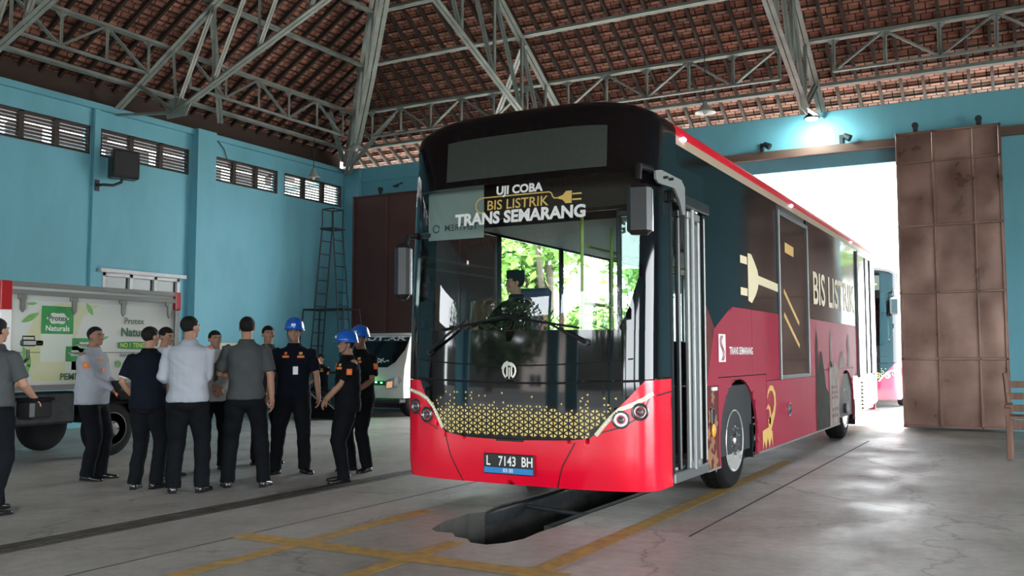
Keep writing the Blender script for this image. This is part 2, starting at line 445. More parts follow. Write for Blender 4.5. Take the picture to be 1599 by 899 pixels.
def roof_face(name, origin, ax, inn, width, depth):
    """origin: one eave corner; ax along the eave; inn into the hall; hips at 45 degrees"""
    origin = V(origin); ax = V(ax); inn = V(inn); k = math.sqrt(1 + SL * SL)
    def P(a, t, h=0.): return origin + ax * a + inn * t + V((0, 0, SL * t)) + V((0, 0, h))
    mb = MB(); uvs = []
    dt = .26 / k; n = int(depth / dt) + 1
    ov = OV
    t = -ov
    while t < depth:
        t2 = min(t + dt, depth); a0, a1 = max(t, -ov), width - max(t, -ov); b0, b1 = max(t2, -ov), width - max(t2, -ov)
        if b1 <= b0: break
        q = [P(a0, t, .075), P(a1, t, .075), P(b1, t2, .035), P(b0, t2, .035)]
        mb.add(q, [(0, 1, 2, 3)], 0); uvs += [(a0, t * k), (a1, t * k), (b1, t2 * k), (b0, t2 * k)]
        q = [P(b0, t2, .035), P(b1, t2, .035), P(b1, t2, .08), P(b0, t2, .08)]
        mb.add(q, [(0, 1, 2, 3)], 0); uvs += [(b0, t2 * k), (b1, t2 * k), (b1, t2 * k + .05), (b0, t2 * k + .05)]
        # batten
        f0 = len(mb.f); mb.cur = 1; mb.beam(P(b0, t2 - .03, .02), P(b1, t2 - .03, .02), .03, .025)
        for fi in range(len(mb.f) - f0): uvs += [(0, 0)] * 4
        mb.cur = 0; t = t2
    a = .2
    while a < width:
        te = min(a, width - a, depth)
        if te > .15:
            f0 = len(mb.f); mb.cur = 1; mb.beam(P(a, -ov, -.045), P(a, te, -.045), .055, .085)
            for fi in range(len(mb.f) - f0): uvs += [(0, 0)] * 4
            mb.cur = 0
        a += .4
    o = mb.build(name, [TILE, TIMBER])
    uvl = o.data.uv_layers.new(name='UVMap')
    for i, u in enumerate(uvs[:len(uvl.data)]): uvl.data[i].uv = u
    return struct(o)
DEP = HY if HY < HX else HX
roof_face('ceiling', (XL, YF, EAVE + .58), (1, 0, 0), (0, -1, 0), XR - XL, HX if HX < HY else HY)
OV = .5
roof_face('ceiling', (XL, YN, EAVE + .58), (0, 1, 0), (1, 0, 0), YF - YN, HX)
roof_face('ceiling', (XR, YN, EAVE + .58), (-1, 0, 0), (0, 1, 0), XR - XL, HX if HX < HY else HY)
roof_face('ceiling', (XR, YF, EAVE + .58), (0, -1, 0), (-1, 0, 0), YF - YN, HX)
# ---- floor
def floor_mat():
    m, nt, out = new_mat('concrete_floor')
    p = nt.nodes.new('ShaderNodeBsdfPrincipled'); L(nt, p.outputs[0], out.inputs[0])
    tc = nt.nodes.new('ShaderNodeTexCoord')
    def noi(sc, det, rg=.6, st=None):
        n = nt.nodes.new('ShaderNodeTexNoise'); n.inputs['Scale'].default_value = sc; n.inputs['Detail'].default_value = det; n.inputs['Roughness'].default_value = rg
        if st:
            mp = nt.nodes.new('ShaderNodeMapping'); mp.inputs['Scale'].default_value = st; L(nt, tc.outputs['Object'], mp.inputs[0]); L(nt, mp.outputs[0], n.inputs['Vector'])
        else: L(nt, tc.outputs['Object'], n.inputs['Vector'])
        return n
    n = noi(.55, 8, .65); r = nt.nodes.new('ShaderNodeValToRGB'); e = r.color_ramp.elements
    e[0].position = .3; e[0].color = (.25, .23, .205, 1); e[1].position = .68; e[1].color = (.44, .415, .38, 1)
    L(nt, n.outputs['Fac'], r.inputs[0])
    n2 = noi(9, 6, .7); r2 = nt.nodes.new('ShaderNodeValToRGB'); r2.color_ramp.elements[0].position = .3; r2.color_ramp.elements[0].color = (.72, .72, .72, 1); r2.color_ramp.elements[1].position = .7
    L(nt, n2.outputs['Fac'], r2.inputs[0])
    mx = nt.nodes.new('ShaderNodeMix'); mx.data_type = 'RGBA'; mx.blend_type = 'MULTIPLY'; mx.inputs[0].default_value = 1
    L(nt, r.outputs[0], mx.inputs[6]); L(nt, r2.outputs[0], mx.inputs[7])
    # fine cracks
    vo = nt.nodes.new('ShaderNodeTexVoronoi'); vo.feature = 'DISTANCE_TO_EDGE'; vo.inputs['Scale'].default_value = .33
    nv = noi(1.6, 5); ad = nt.nodes.new('ShaderNodeVectorMath'); ad.operation = 'MULTIPLY_ADD'; ad.inputs[1].default_value = (.9, .9, 0)
    L(nt, nv.outputs['Color'], ad.inputs[0]); L(nt, tc.outputs['Object'], ad.inputs[2]); L(nt, ad.outputs[0], vo.inputs['Vector'])
    cr = nt.nodes.new('ShaderNodeValToRGB'); cr.color_ramp.elements[0].position = 0; cr.color_ramp.elements[0].color = (.35, .35, .35, 1); cr.color_ramp.elements[1].position = .006
    L(nt, vo.outputs['Distance'], cr.inputs[0])
    mx2 = nt.nodes.new('ShaderNodeMix'); mx2.data_type = 'RGBA'; mx2.blend_type = 'MULTIPLY'; mx2.inputs[0].default_value = .7
    L(nt, mx.outputs[2], mx2.inputs[6]); L(nt, cr.outputs[0], mx2.inputs[7]); L(nt, mx2.outputs[2], p.inputs['Base Color'])
    n3 = noi(1.3, 5, .6, (1, .6, 1)); mr = nt.nodes.new('ShaderNodeMapRange'); mr.inputs[1].default_value = .35; mr.inputs[2].default_value = .65; mr.inputs[3].default_value = .38; mr.inputs[4].default_value = .66
    L(nt, n3.outputs['Fac'], mr.inputs[0]); L(nt, mr.outputs[0], p.inputs['Roughness'])
    n4 = noi(5, 8, .7); b = nt.nodes.new('ShaderNodeBump'); b.inputs['Strength'].default_value = .25; b.inputs['Distance'].default_value = .03
    L(nt, n4.outputs['Fac'], b.inputs['Height']); L(nt, b.outputs[0], p.inputs['Normal'])
    return m
FLOOR = floor_mat()
PX0, PX1, PY0, PY1 = -4.36, -3.43, 6.25, 16.8     # inspection pit
TX0, TX1 = -6.66, -6.36                           # channel with rails, floor is cut there
mb = MB()
def q4(a, b, c, d, z=0.): mb.add([(a, c, z), (b, c, z), (b, d, z), (a, d, z)], [(0, 1, 2, 3)])
q4(XL - .2, TX0, YN - 1, YF + .2); q4(TX0, TX1, YN - 1, 1.0); q4(TX0, TX1, 9.6, YF + .2)
# jagged pit rim
nearE = [(-4.36, 6.62), (-4.26, 6.30), (-4.16, 6.22), (-4.02, 6.24), (-3.92, 6.12), (-3.80, 6.10), (-3.70, 5.99), (-3.56, 5.98), (-3.47, 6.10), (-3.42, 6.30), (-3.44, 6.60), (-3.43, 6.85)]
rightE = [(-3.43, 6.85), (-3.45, 7.6), (-3.43, 9), (-3.43, 16.8)]
leftE = [(-4.36, 16.8), (-4.36, 9), (-4.38, 7.6), (-4.30, 7.2), (-4.38, 7.05), (-4.36, 6.62)]
pit = nearE[1:] + rightE[1:] + leftE[:-1] + [(-4.36, 6.62)]
q4(TX1, PX0 - .1, YN - 1, YF + .2); q4(PX1 + .05, XR + .2, YN - 1, YF + .2)
X0_, X1_ = PX0 - .1, PX1 + .05
q4(X0_, X1_, YN - 1, 5.9); q4(X0_, X1_, 16.8, YF + .2)
poly = [(X0_, 5.9), (X1_, 5.9), (X1_, 16.8)] + rightE[::-1] + nearE[::-1][1:] + leftE[::-1][1:] + [(X0_, 16.8)]
tr = tessellate_polygon([[V((x, y, 0)) for x, y in poly]])
mb.add([(x, y, 0) for x, y in poly], [t if ((poly[t[1]][0] - poly[t[0]][0]) * (poly[t[2]][1] - poly[t[0]][1]) - (poly[t[1]][1] - poly[t[0]][1]) * (poly[t[2]][0] - poly[t[0]][0])) > 0 else t[::-1] for t in tr])
struct(mb.build('floor', FLOOR))
# pit walls and bottom
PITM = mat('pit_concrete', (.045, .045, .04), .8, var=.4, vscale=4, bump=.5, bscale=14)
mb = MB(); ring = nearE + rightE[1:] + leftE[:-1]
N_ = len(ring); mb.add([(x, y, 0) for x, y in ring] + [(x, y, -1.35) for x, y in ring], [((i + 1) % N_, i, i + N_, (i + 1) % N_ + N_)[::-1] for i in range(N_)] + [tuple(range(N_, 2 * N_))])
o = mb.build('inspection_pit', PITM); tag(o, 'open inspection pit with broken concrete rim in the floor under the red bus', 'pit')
mb = MB(); mb.beam((-3.52, 6.9, -.06), (-3.52, 16.6, -.06), .07, .1); mb.build('edge_rail', M['dark_steel'], o)
mb = MB(); mb.beam((-4.27, 7.2, -.06), (-4.27, 16.6, -.06), .07, .1); mb.build('edge_rail', M['dark_steel'], o)
mb = MB(); mb.beam((-4.15, 6.75, -.62), (-4.15, 16.4, -.62), .18, .06); mb.build('pit_ledge', PITM, o)
for y in (7.75, 9.6):
    c = MB(); c.cyl((-4.3, y + .12, -.035), (-3.5, y - .12, -.03), .022, n=8)
    tag(c.build('steel_bar', M['dark_steel']), 'steel rod lying across the inspection pit just before the bus bumper' if y < 8 else 'steel rod lying across the inspection pit below the bus front axle', 'rod')
# rail channel
mb = MB(); mb.box(((TX0 + TX1) / 2, 5.3, -.05), (TX1 - TX0, 8.6, .02)); mb.box((TX0 + .006, 5.3, -.025), (.012, 8.6, .05)); mb.box((TX1 - .006, 5.3, -.025), (.012, 8.6, .05))
ch = mb.build('drain_channel', mat('channel_dark', (.02, .02, .02), .7)); tag(ch, 'long dark steel floor channel with paired rails running beside the standing people', 'floor channel')
for x in (TX0 + .055, TX0 + .15, TX1 - .05):
    mb = MB(); mb.beam((x, 1.02, -.02), (x, 9.58, -.02), .035, .05, bev=.005); mb.build('rail', mat('worn_rail', (.10, .09, .08), .4, .7, var=.3), ch)
# painted lines, real thin paint coats
YEL = mat('yellow_floor_paint', (.50, .29, .06), .6, col2=(.26, .18, .08), vscale=9, detail=8)
LZ = [.0015]
def line(pts, w, label):
    LZ[0] += .0012; mb = MB(); mb.box(((pts[0] + pts[2]) / 2, (pts[1] + pts[3]) / 2, LZ[0]), (abs(pts[2] - pts[0]) + (w if pts[0] == pts[2] else 0), abs(pts[3] - pts[1]) + (w if pts[1] == pts[3] else 0), .001))
    o = mb.build('floor_marking', YEL); tag(o, label, 'painted line')
line((-2.83, 1.5, -2.83, 12.5), .15, 'yellow painted line running along the floor on the door side of the bus')
line((-4.78, 1.5, -4.78, 7.0), .14, 'yellow painted line running along the floor left of the pit')
line((-3.79, 4.0, -3.79, 5.94), .15, 'short yellow painted line ending at the broken rim of the pit')
line((-5.40, 5.34, -2.6, 5.34), .20, 'yellow painted line crossing the floor in front of the pit')
# expansion joint
mb = MB(); mb.box((-5.38, 7.3, .0012), (.018, 11, .002)); mb.box((-2.35, 11.5, .0012), (.02, 9, .002))
o = mb.build('trim_1', mat('joint_dark', (.04, .04, .035), .9)); struct(o)
# door rail and lintel on the far wall
mb = MB(); mb.box((-5.2, YF - .1, 5.5), (12.4, .12, .16)); mb.box((-5.2, YF - .19, 5.42), (12.4, .06, .03))
struct(mb.build('trim_2', mat('brown_trim', (.14, .08, .06), .6)))
mb = MB(); mb.box((-14.6, YF - .1, 4.2 - .0), (1.2, .06, .1)); 
struct(mb.build('trim_3', M['dark_steel']))
# steel sliding doors
def steel_door(x0, x1, y, z0, z1, cols, rows, m, label, name='sliding_door'):
    root = empty(name, ((x0 + x1) / 2, y, z0), label=label, cat='door'); w = x1 - x0; h = z1 - z0
    mb = MB(); 
    for (a, b) in zip(cols[:-1], cols[1:]):
        for (c, d) in zip(rows[:-1], rows[1:]):
            # slightly dished sheet
            n = 6; vs = []; 
            for i in range(n + 1):
                for j in range(n + 1):
                    u, v = i / n, j / n; bul = .016 * (16 * u * (1 - u) * v * (1 - v)) * (.6 + .4 * math.sin(a * 7 + c * 3)) + .018 * noise.noise(V(((a + (b - a) * u) * 2.2, (c + (d - c) * v) * 2.2, 1)))
                    vs.append((-w / 2 + a + (b - a) * u, -.005 - bul, c + (d - c) * v))
            mb.add(vs, [((i) * (n + 1) + j, (i + 1) * (n + 1) + j, (i + 1) * (n + 1) + j + 1, i * (n + 1) + j + 1) for i in range(n) for j in range(n)])
    mb.box((0, .03, h / 2), (w, .04, h)); mb.build('sheet', m, root, smooth=.6)
    mb = MB()
    for a in cols: mb.box((-w / 2 + min(max(a, .03), w - .03), -.02, h / 2), (.05, .07, h), bev=.008)
    for c in rows: mb.box((0, -.02, min(max(c, .03), h - .03)), (w, .07, .045), bev=.008)
    mb.build('frame', m, root)
    mb = MB()
    for a in (w * .2, w * .8): mb.box((-w / 2 + a, -.02, h + .06), (.09, .04, .2), bev=.01); mb.lathe([(.0, -.03), (.06, -.03), (.06, .03), (.0, .03)], (-w / 2 + a, -.02, h + .12), 'y', 12)
    mb.build('roller_hanger', M['dark_steel'], root)
    return root
RUSTL = mat('rusty_sheet_bright', (.42, .27, .22), .36, .6, col2=(.20, .115, .09), vscale=1.6, bump=.12, bscale=3, rvar=.12)
steel_door(-2.16, -.36, YF - .32, .03, 5.62, [0, .66, 1.34, 1.8], [0, 1.28, 2.52, 3.78, 5.0, 5.56], RUSTL, 'tall rusty steel sliding door of riveted square sheets beside the bright doorway')
steel_door(-15.36, -11.0, YF - .3, .06, 5.5, [0, 1.1, 2.2, 3.3, 4.36], [0, 5.44], mat('brown_sheet', (.11, .042, .036), .55, .2, var=.2, vscale=1.5), 'tall dark brown steel sliding door behind the white truck')
# louvre windows
LF = mat('louvre_frame', (.045, .035, .03), .7); LS = mat('louvre_slat', (.10, .085, .075), .6)
for i, (a, b) in enumerate(LOUV):
    mb = MB(); zc = 5.56; 
    for z in (5.29, 5.83): mb.box((XL - .06, (a + b) / 2, z), (.1, b - a, .035))
    nb = 3
    for k in range(nb + 1): mb.box((XL - .06, a + (b - a) * k / nb, zc), (.1, .10 if 0 < k < nb else .07, .56))
    mb.cur = 1
    for k in range(8):
        R = Matrix.Rotation(math.radians(-14), 3, 'Y'); mb.box((XL - .07, (a + b) / 2, 5.325 + k * .068), (.078, b - a, .018), R)
    struct(mb.build('window_%d' % (i + 1), [LF, LS]))
# low window on the left wall
mb = MB(); WF = mat('white_window_frame', (.55, .55, .56), .4)
for y in (11.97, 12.6, 13.2, 13.79): mb.box((XL - .03, y, 2.1), (.08, .07, 1.8))
for z in (1.23, 2.97): mb.box((XL - .03, 12.88, z), (.08, 1.9, .07))
mb.box((XL + .03, 12.88, 3.04), (.14, 2.1, .07)); mb.cur = 1; mb.box((XL - .06, 12.88, 2.1), (.01, 1.84, 1.76))
struct(mb.build('window_8', [WF, mat('dull_pane', (.06, .075, .07), .25)]))
# ---- roof steelwork
def zr(t): return EAVE + .14 + SL * t
def girder(name, f, A0, A1, t, step, label, depth=.62):
    """lattice purlin: f(a, t, z) -> point; runs along the eave at inward distance t"""
    zt = zr(t) - .14; zb = zt - depth
    root = empty(name, f(A0, t, zt), label=label, cat='roof truss', group='lattice girders under the tile roof'); o = V(f(A0, t, zt))
    P = lambda a, z: V(f(a, t, z)) - o
    MB().angle_beam(P(A0, zt), P(A1, zt), .09, .012).build('top_chord', M['steel_paint'], root)
    MB().angle_beam(P(A0 + .5, zb), P(A1 - .5, zb), .05, .01).build('bottom_chord', M['steel_paint'], root)
    n = max(2, round((A1 - A0 - 1) / step)); xs = [A0 + .5 + (A1 - A0 - 1) * i / n for i in range(n + 1)]
    for i, x in enumerate(xs):
        mb = MB(); mb.angle_beam(P(x, zb), P(x, zt), .05, .01, up=(1, 1, 0))
        for s in (-1, 1): mb.prism([(-.0, 0), (.12 * s, 0), (0, -.12)] if s > 0 else [(0, 0), (0, -.12), (-.12, 0)], .012, P(x, zt - .02), (P(x + 1, zt) - P(x, zt)).normalized(), (0, 0, 1))
        mb.build('post', M['steel_paint'], root)
        if i < n:
            a, b = (xs[i], xs[i + 1]) if i % 2 == 0 else (xs[i + 1], xs[i]); MB().angle_beam(P(a, zb), P(b, zt), .045, .01).build('brace', M['steel_paint'], root)
fF = lambda a, t, z: (a, YF - t, z)
fL = lambda a, t, z: (XL + t, a, z)
def purlin(f, A0, A1, t, label, w=.09):
    zt = zr(t) - .12; o = V(f(A0, t, zt)); mb = MB(); mb.angle_beam((0, 0, 0), V(f(A1, t, zt)) - o, w, .014)
    ob = mb.build('purlin', M['steel_paint'], loc=o); tag(ob, label, 'purlin'); return ob
words_ = ['lowest', 'second lowest', 'third from the eave', 'fourth from the eave', 'fifth from the eave']
for side, f, (a0, a1) in (('far wall', fF, (XL, XR)), ('left wall', fL, (YF, YN))):
    sg = 1 if a1 > a0 else -1
    for k, t in enumerate((.55, 2.68, 3.8, 5.0, 6.4)):
        purlin(f, a0 + sg * t, a1 - sg * t, t, 'grey steel purlin under the tiles on the %s side, %s' % (side, words_[k]))
# lattice girder bays between trusses
FB = [XL + 1.55, -9.05, -3.55, 1.95, 7.4]; LB = [YF - 1.55, 12.1, 8.4, 4.7]
nm = ['nearest the corner', 'behind the top of the bus', 'above the bright doorway', 'at the right edge']
for i in range(4): girder('lattice_girder', fF, FB[i], FB[i + 1], 1.55, .93, 'lattice girder under the far side of the roof, %s' % nm[i])
nm = ['nearest the corner above the ladder', 'above the louvres left of the pillar', 'at the left edge of the picture']
def girderL(i):
    f = lambda a, t, z: (XL + t, -a, z)
    girder('lattice_girder', f, -LB[i], -LB[i + 1], 1.55, .93, 'lattice girder under the left side of the roof, %s' % nm[i])
for i in range(3): girderL(i)
def truss(f, a, label, tmax=10.5):
    n0 = V(f(a, 1.75, 5.98)); root = empty('roof_truss', n0, label=label, cat='roof truss', group='main trusses of the roof')
    P = lambda t, z: V(f(a, t, z)) - n0; top = lambda t: zr(t) - .22; bot = lambda t: 5.98 + .41 * (t - 1.75)
    MB().angle_beam(P(.1, top(.1)), P(tmax, top(tmax)), .10, .013).build('top_chord', M['steel_paint'], root)
    MB().angle_beam(P(1.75, 5.98), P(tmax, bot(tmax)), .09, .013).build('bottom_chord', M['steel_paint'], root)
    MB().angle_beam(P(0.05, 6.15), P(1.75, 5.98), .05, .01).build('tie', M['steel_paint'], root)
    mb = MB(); mb.prism([(-.22, -.08), (.3, -.08), (.42, .16), (.1, .3), (-.1, .3), (-.28, .1)], .016, P(1.75, 5.98), (V(f(a, 1, 0)) - V(f(a, 0, 0))).normalized(), (0, 0, 1)); mb.build('gusset_plate', M['steel_paint'], root)
    ts = [1.62, 2.72, 3.85, 5.05, 6.45, 8.2, 10.2]
    for i, t in enumerate(ts):
        if t > tmax: break
        MB().angle_beam(P(max(t, 1.75), bot(max(t, 1.75))), P(t, top(t)), .06, .01, up=(1, 1, 0)).build('post', M['steel_paint'], root)
        if i + 1 < len(ts) and ts[i + 1] <= tmax: MB().angle_beam(P(max(t, 1.75), bot(max(t, 1.75))), P(ts[i + 1], top(ts[i + 1])), .055, .01).build('brace', M['steel_paint'], root)
    MB().angle_beam(P(1.75, 5.98), P(.7, top(.7)), .07, .012).build('brace', M['steel_paint'], root)
truss(fF, -9.05, 'grey steel roof truss rising from the far wall behind the top of the bus')
truss(fF, -3.55, 'grey steel roof truss rising from the far wall above the wall lamp')
truss(fF, 1.95, 'grey steel roof truss rising from the far wall beyond the right edge')
truss(fL, 12.1, 'grey steel roof truss rising from the left wall above the speaker and louvres')
truss(fL, 8.4, 'grey steel roof truss rising from the left wall at the top left corner')
truss(fL, 4.7, 'grey steel roof truss rising from the left wall before the camera', 9)
# hip truss
hf = lambda a, t, z: (XL + t, YF - t, z)
o0 = V(hf(0, .3, 6.2)); root = empty('hip_truss', o0, label='heavy double grey steel hip truss rising out of the far left corner', cat='roof truss')
P = lambda t, z: V(hf(0, t, z)) - o0
MB().angle_beam(P(.1, zr(.1) - .12), P(11, zr(11) - .12), .12, .015).build('top_chord', M['steel_paint'], root)
bc = [(.25, 6.12), (2.0, 6.52), (3.6, 7.3), (5.0, 8.2), (11, 11.6)]
mb = MB()
for a, b in zip(bc[:-1], bc[1:]): mb.angle_beam(P(*a), P(*b), .11, .015)
mb.build('bottom_chord', M['steel_paint'], root)
def zb_(t):
    for a, b in zip(bc[:-1], bc[1:]):
        if a[0] <= t <= b[0]: return a[1] + (b[1] - a[1]) * (t - a[0]) / (b[0] - a[0])
hs = [.9, 1.6, 2.68, 3.8, 5.0, 6.4, 8.2]
for i, t in enumerate(hs):
    MB().angle_beam(P(t, zb_(t)), P(t, zr(t) - .12), .09, .012, up=(1, 1, 0)).build('post', M['steel_paint'], root)
    if i: MB().angle_beam(P(hs[i - 1], zb_(hs[i - 1])), P(t, zr(t) - .12), .08, .012).build('brace', M['steel_paint'], root)
# diagonal wind braces in the roof plane
for (f, a0, t0, a1, t1, lb) in ((fF, XL + .6, .4, -13.2, 1.55, 'thin diagonal steel brace by the far corner on the far wall side'), (fL, YF - .6, .4, 16.8, 1.55, 'thin diagonal steel brace by the far corner on the left wall side'),
                            (fF, -9.0, 2.68, -11.2, .5, 'slanting steel brace between purlins behind the bus top'), (fL, 12.1, 2.68, 14.4, .5, 'slanting steel brace between purlins above the pillar')):
    p0 = V(f(a0, t0, zr(t0) - .3)); mb = MB(); mb.angle_beam((0, 0, 0), V(f(a1, t1, zr(t1) - .3)) - p0, .07, .012); tag(mb.build('wind_brace', M['steel_paint'], loc=p0), lb, 'brace')
# ---- lamps
LAMPGLASS = mat('frosted_lamp', (.35, .38, .34), .3)
def pendant(x, y, z, top, label, r=.16):
    root = empty('pendant_lamp', (x, y, z), label=label, cat='lamp', group='bell lamps hanging from the roof')
    MB().cyl((0, 0, .2), (0, 0, top - z), .008, n=6).build('cord', M['dark_steel'], root)
    mb = MB(); mb.lathe([(.03, .2), (.05, .16), (.06, .1), (r * .7, .04), (r, -.02), (r * .98, -.03), (r * .6, .03), (.04, .08)], n=20); mb.build('lamp_shade', LAMPGLASS, root, smooth=True)
    mb = MB(); mb.ell((0, 0, -.01), (.045, .045, .065), n=12, m=8); mb.build('bulb', mat('dull_bulb', (.6, .6, .55), .2), root, smooth=True)
pendant(-14.5, 16.45, 5.52, 6.9, 'bell lamp hanging over the left wall louvres near the far corner')
pendant(-5.25, 16.9, 5.98, 7.4, 'bell lamp hanging above the bus roof by the far wall', .2)
pendant(-14.1, 17.5, 6.35, 7.1, 'bell lamp hanging high in the far corner beside the hip truss', .2)
r = empty('flood_lamp', (-3.66, YF - .55, 6.12), label='bright white round flood lamp glowing on the far wall above the doorway', cat='lamp')
mb = MB(); mb.lathe([(.0, .07), (.06, .06), (.10, .02), (.15, -.04), (.16, -.06), (.13, -.06)], n=20); mb.build('lamp_housing', M['dark_steel'], r, smooth=True)
mb = MB(); mb.lathe([(.0, -.10), (.08, -.095), (.125, -.055), (.0, -.045)], n=20); mb.build('lamp_lens', mat('lamp_glow', (1, 1, 1), .3, emit=(.85, 1., .95), estr=60), r, smooth=True)
MB().cyl((0, 0, .05), (0, .52, .1), .02, n=8).build('bracket', M['dark_steel'], r)
ld = bpy.data.lights.new('flood_light', 'POINT'); ld.energy = 9; ld.shadow_soft_size = .12; ld.color = (.8, 1, .95)
lo = bpy.data.objects.new('flood_light', ld); COL.objects.link(lo); lo.parent = r; lo.location = (0, -.02, -.25)
for x, lb in ((-4.78, 'small dark bracket spotlight on the far wall left of the lit lamp'), (-3.2, 'small dark bracket spotlight on the far wall right of the lit lamp')):
    r = empty('wall_spotlight', (x, YF, 5.68), label=lb, cat='spotlight')
    MB().box((0, -.02, 0), (.08, .04, .22), bev=.008).build('wall_plate', M['dark_steel'], r)
    MB().beam((0, -.03, .05), (.12, -.16, .02), .03).build('arm', M['dark_steel'], r)
    MB().cyl((.08, -.18, .06), (.2, -.2, -.02), .05, .07, n=12).build('lamp_head', M['dark_steel'], r)
mb = MB(); mb.box((0, -.05, 0), (.12, .1, .04), bev=.01); mb.beam((0, -.1, 0), (.28, -.14, .05), .025)
tag(mb.build('door_bracket', M['dark_steel'], loc=(-14.2, YF, 5.72)), 'small steel bracket above the dark brown sliding door', 'bracket')
# loudspeaker on the left wall
r = empty('loudspeaker', (XL + .05, 12.05, 4.78), label='square black loudspeaker on a pipe bracket under the left wall louvres', cat='speaker')
MB().box((.36, -.02, .32), (.3, .52, .55), Matrix.Rotation(-.35, 3, 'Z'), bev=.02).build('cabinet', M['black_plastic'], r)
MB().box((.51, -.08, .32), (.012, .44, .47), Matrix.Rotation(-.35, 3, 'Z'), bev=.004).build('front_grille', mat('speaker_mesh', (.03, .03, .03), .8), r)
mb = MB(); mb.tube([(0, -.35, -.1), (.18, -.35, -.1), (.3, -.2, -.1), (.34, -.05, -.02), (.34, -.02, .06)], .028); mb.box((.01, -.35, -.1), (.03, .1, .22)); mb.build('pipe_bracket', M['dark_steel'], r)
# conduit cables
mb = MB(); mb.tube([(0, 0, 0), (.02, -.01, .9), (.02, 0, 1.6)], .012, 6); tag(mb.build('conduit', mat('teal_pipe', (.08, .28, .34), .5), loc=(XL + .03, 11.6, 4.65)), 'thin vertical conduit on the left wall beside the loudspeaker', 'pipe')
mb = MB(); mb.tube([(0, 0, 0), (0, .3, -.25), (.02, .45, -.62)], .012, 6); tag(mb.build('cable', M['black_plastic'], loc=(XL + .04, 14.66, 6.28)), 'black cable hanging from the wall top down to the louvres right of the pillar', 'cable')
# steel tower ladder
r = empty('tower_ladder', (-14.88, 17.6, 0), label='tall grey steel A-frame tower ladder standing in the far left corner', cat='ladder')
mS = M['dark_steel']; topz, hz = 4.45, .17
def leg(sx, sy, z): 
    k = 1 - z / topz; return V((sx * (.17 + .42 * k), sy * (.18 + .05 * k), z))
for sx in (-1, 1):
    mb = MB()
    for sy in (-1, 1): mb.tube([leg(sx, sy, 0), leg(sx, sy, topz)], .02, 6)
    mb.build('side_frame', mS, r)
    for i in range(1, 14): MB().cyl(leg(sx, -1, i * .32), leg(sx, 1, i * .32), .014, n=6).build('rung', mS, r)
mb = MB()
for sx in (-1, 1):
    for sy in (-1, 1): mb.tube([(sx * .17, sy * .18, topz), (sx * .17, sy * .18, topz + .48)], .016, 6)
for z in (topz + .48,): 
    for sy in (-1, 1): mb.cyl((-.17, sy * .18, z), (.17, sy * .18, z), .016, n=6)
    for sx in (-1, 1): mb.cyl((sx * .17, -.18, z), (sx * .17, .18, z), .016, n=6)
mb.build('guard_rail', mS, r)
MB().box((0, 0, topz), (.42, .44, .04)).build('platform', mS, r)
mb = MB(); zt = 2.48
for sx in (-1, 1):
    for sy in (-1, 1): mb.tube([(sx * .62, sy * .3, zt), (sx * (.86), sy * .42, 0)], .022, 6)
    mb.cyl((sx * .62, -.3, zt), (sx * .62, .3, zt), .022, n=6); mb.cyl((sx * .8, -.38, .95), (sx * .8, .38, .95), .018, n=6)
for sy in (-1, 1): mb.cyl((-.62, sy * .3, zt), (.62, sy * .3, zt), .022, n=6); mb.cyl((-.77, sy * .36, .95), (.77, sy * .36, .95), .018, n=6)
mb.build('outrigger_frame', mS, r)
# electric box on wall
r = empty('fuse_box', (-15.86, 15.2, 1.28), label='cream electrical box with switches on the blue left wall behind the helmeted man', cat='electrical box')
MB().box((.05, 0, .12), (.1, .62, .5), bev=.01).build('cabinet', mat('cream_plastic', (.62, .58, .42), .5), r)
for dy in (-.2, 0, .2):
    for dz in (0, .24): MB().box((.108, dy, dz), (.02, .09, .12), bev=.004).build('switch', M['dark_steel'], r)
# wooden bench at the right edge
r = empty('wooden_bench', (-.3, 14.07, 0), label='brown wooden bench with armrest standing at the right edge', cat='bench')
W = M['wood']
for x in (0, 1.75):
    for y in (0, .5): MB().box((x, y, .355 if y else .29), (.075, .075, .71 if y else .58), bev=.008).build('leg', W, r)
    MB().beam((x, -.12, .71), (x, .56, .71), .09, .045, bev=.008).build('armrest', W, r)
    MB().beam((x - .02, 0, .56), (x - .02, 0, .7), .07, .07).build('arm_post', W, r)
    MB().beam((x, .5, .5), (x - .05, .66, 1.14), .05, .06, bev=.008).build('back_post', W, r)
for k in range(3): MB().beam((-.03, .52 + .05 * k, .66 + .16 * k), (1.78, .52 + .05 * k, .66 + .16 * k), .03, .09, bev=.005).build('back_slat', W, r)
for k in range(4): MB().beam((-.02, .03 + k * .14, .56), (1.77, .03 + k * .14, .56), .12, .035, bev=.005).build('seat_slat', W, r)
MB().beam((0, 0, .46), (1.75, 0, .46), .035, .13, bev=.005).build('front_rail', W, r)
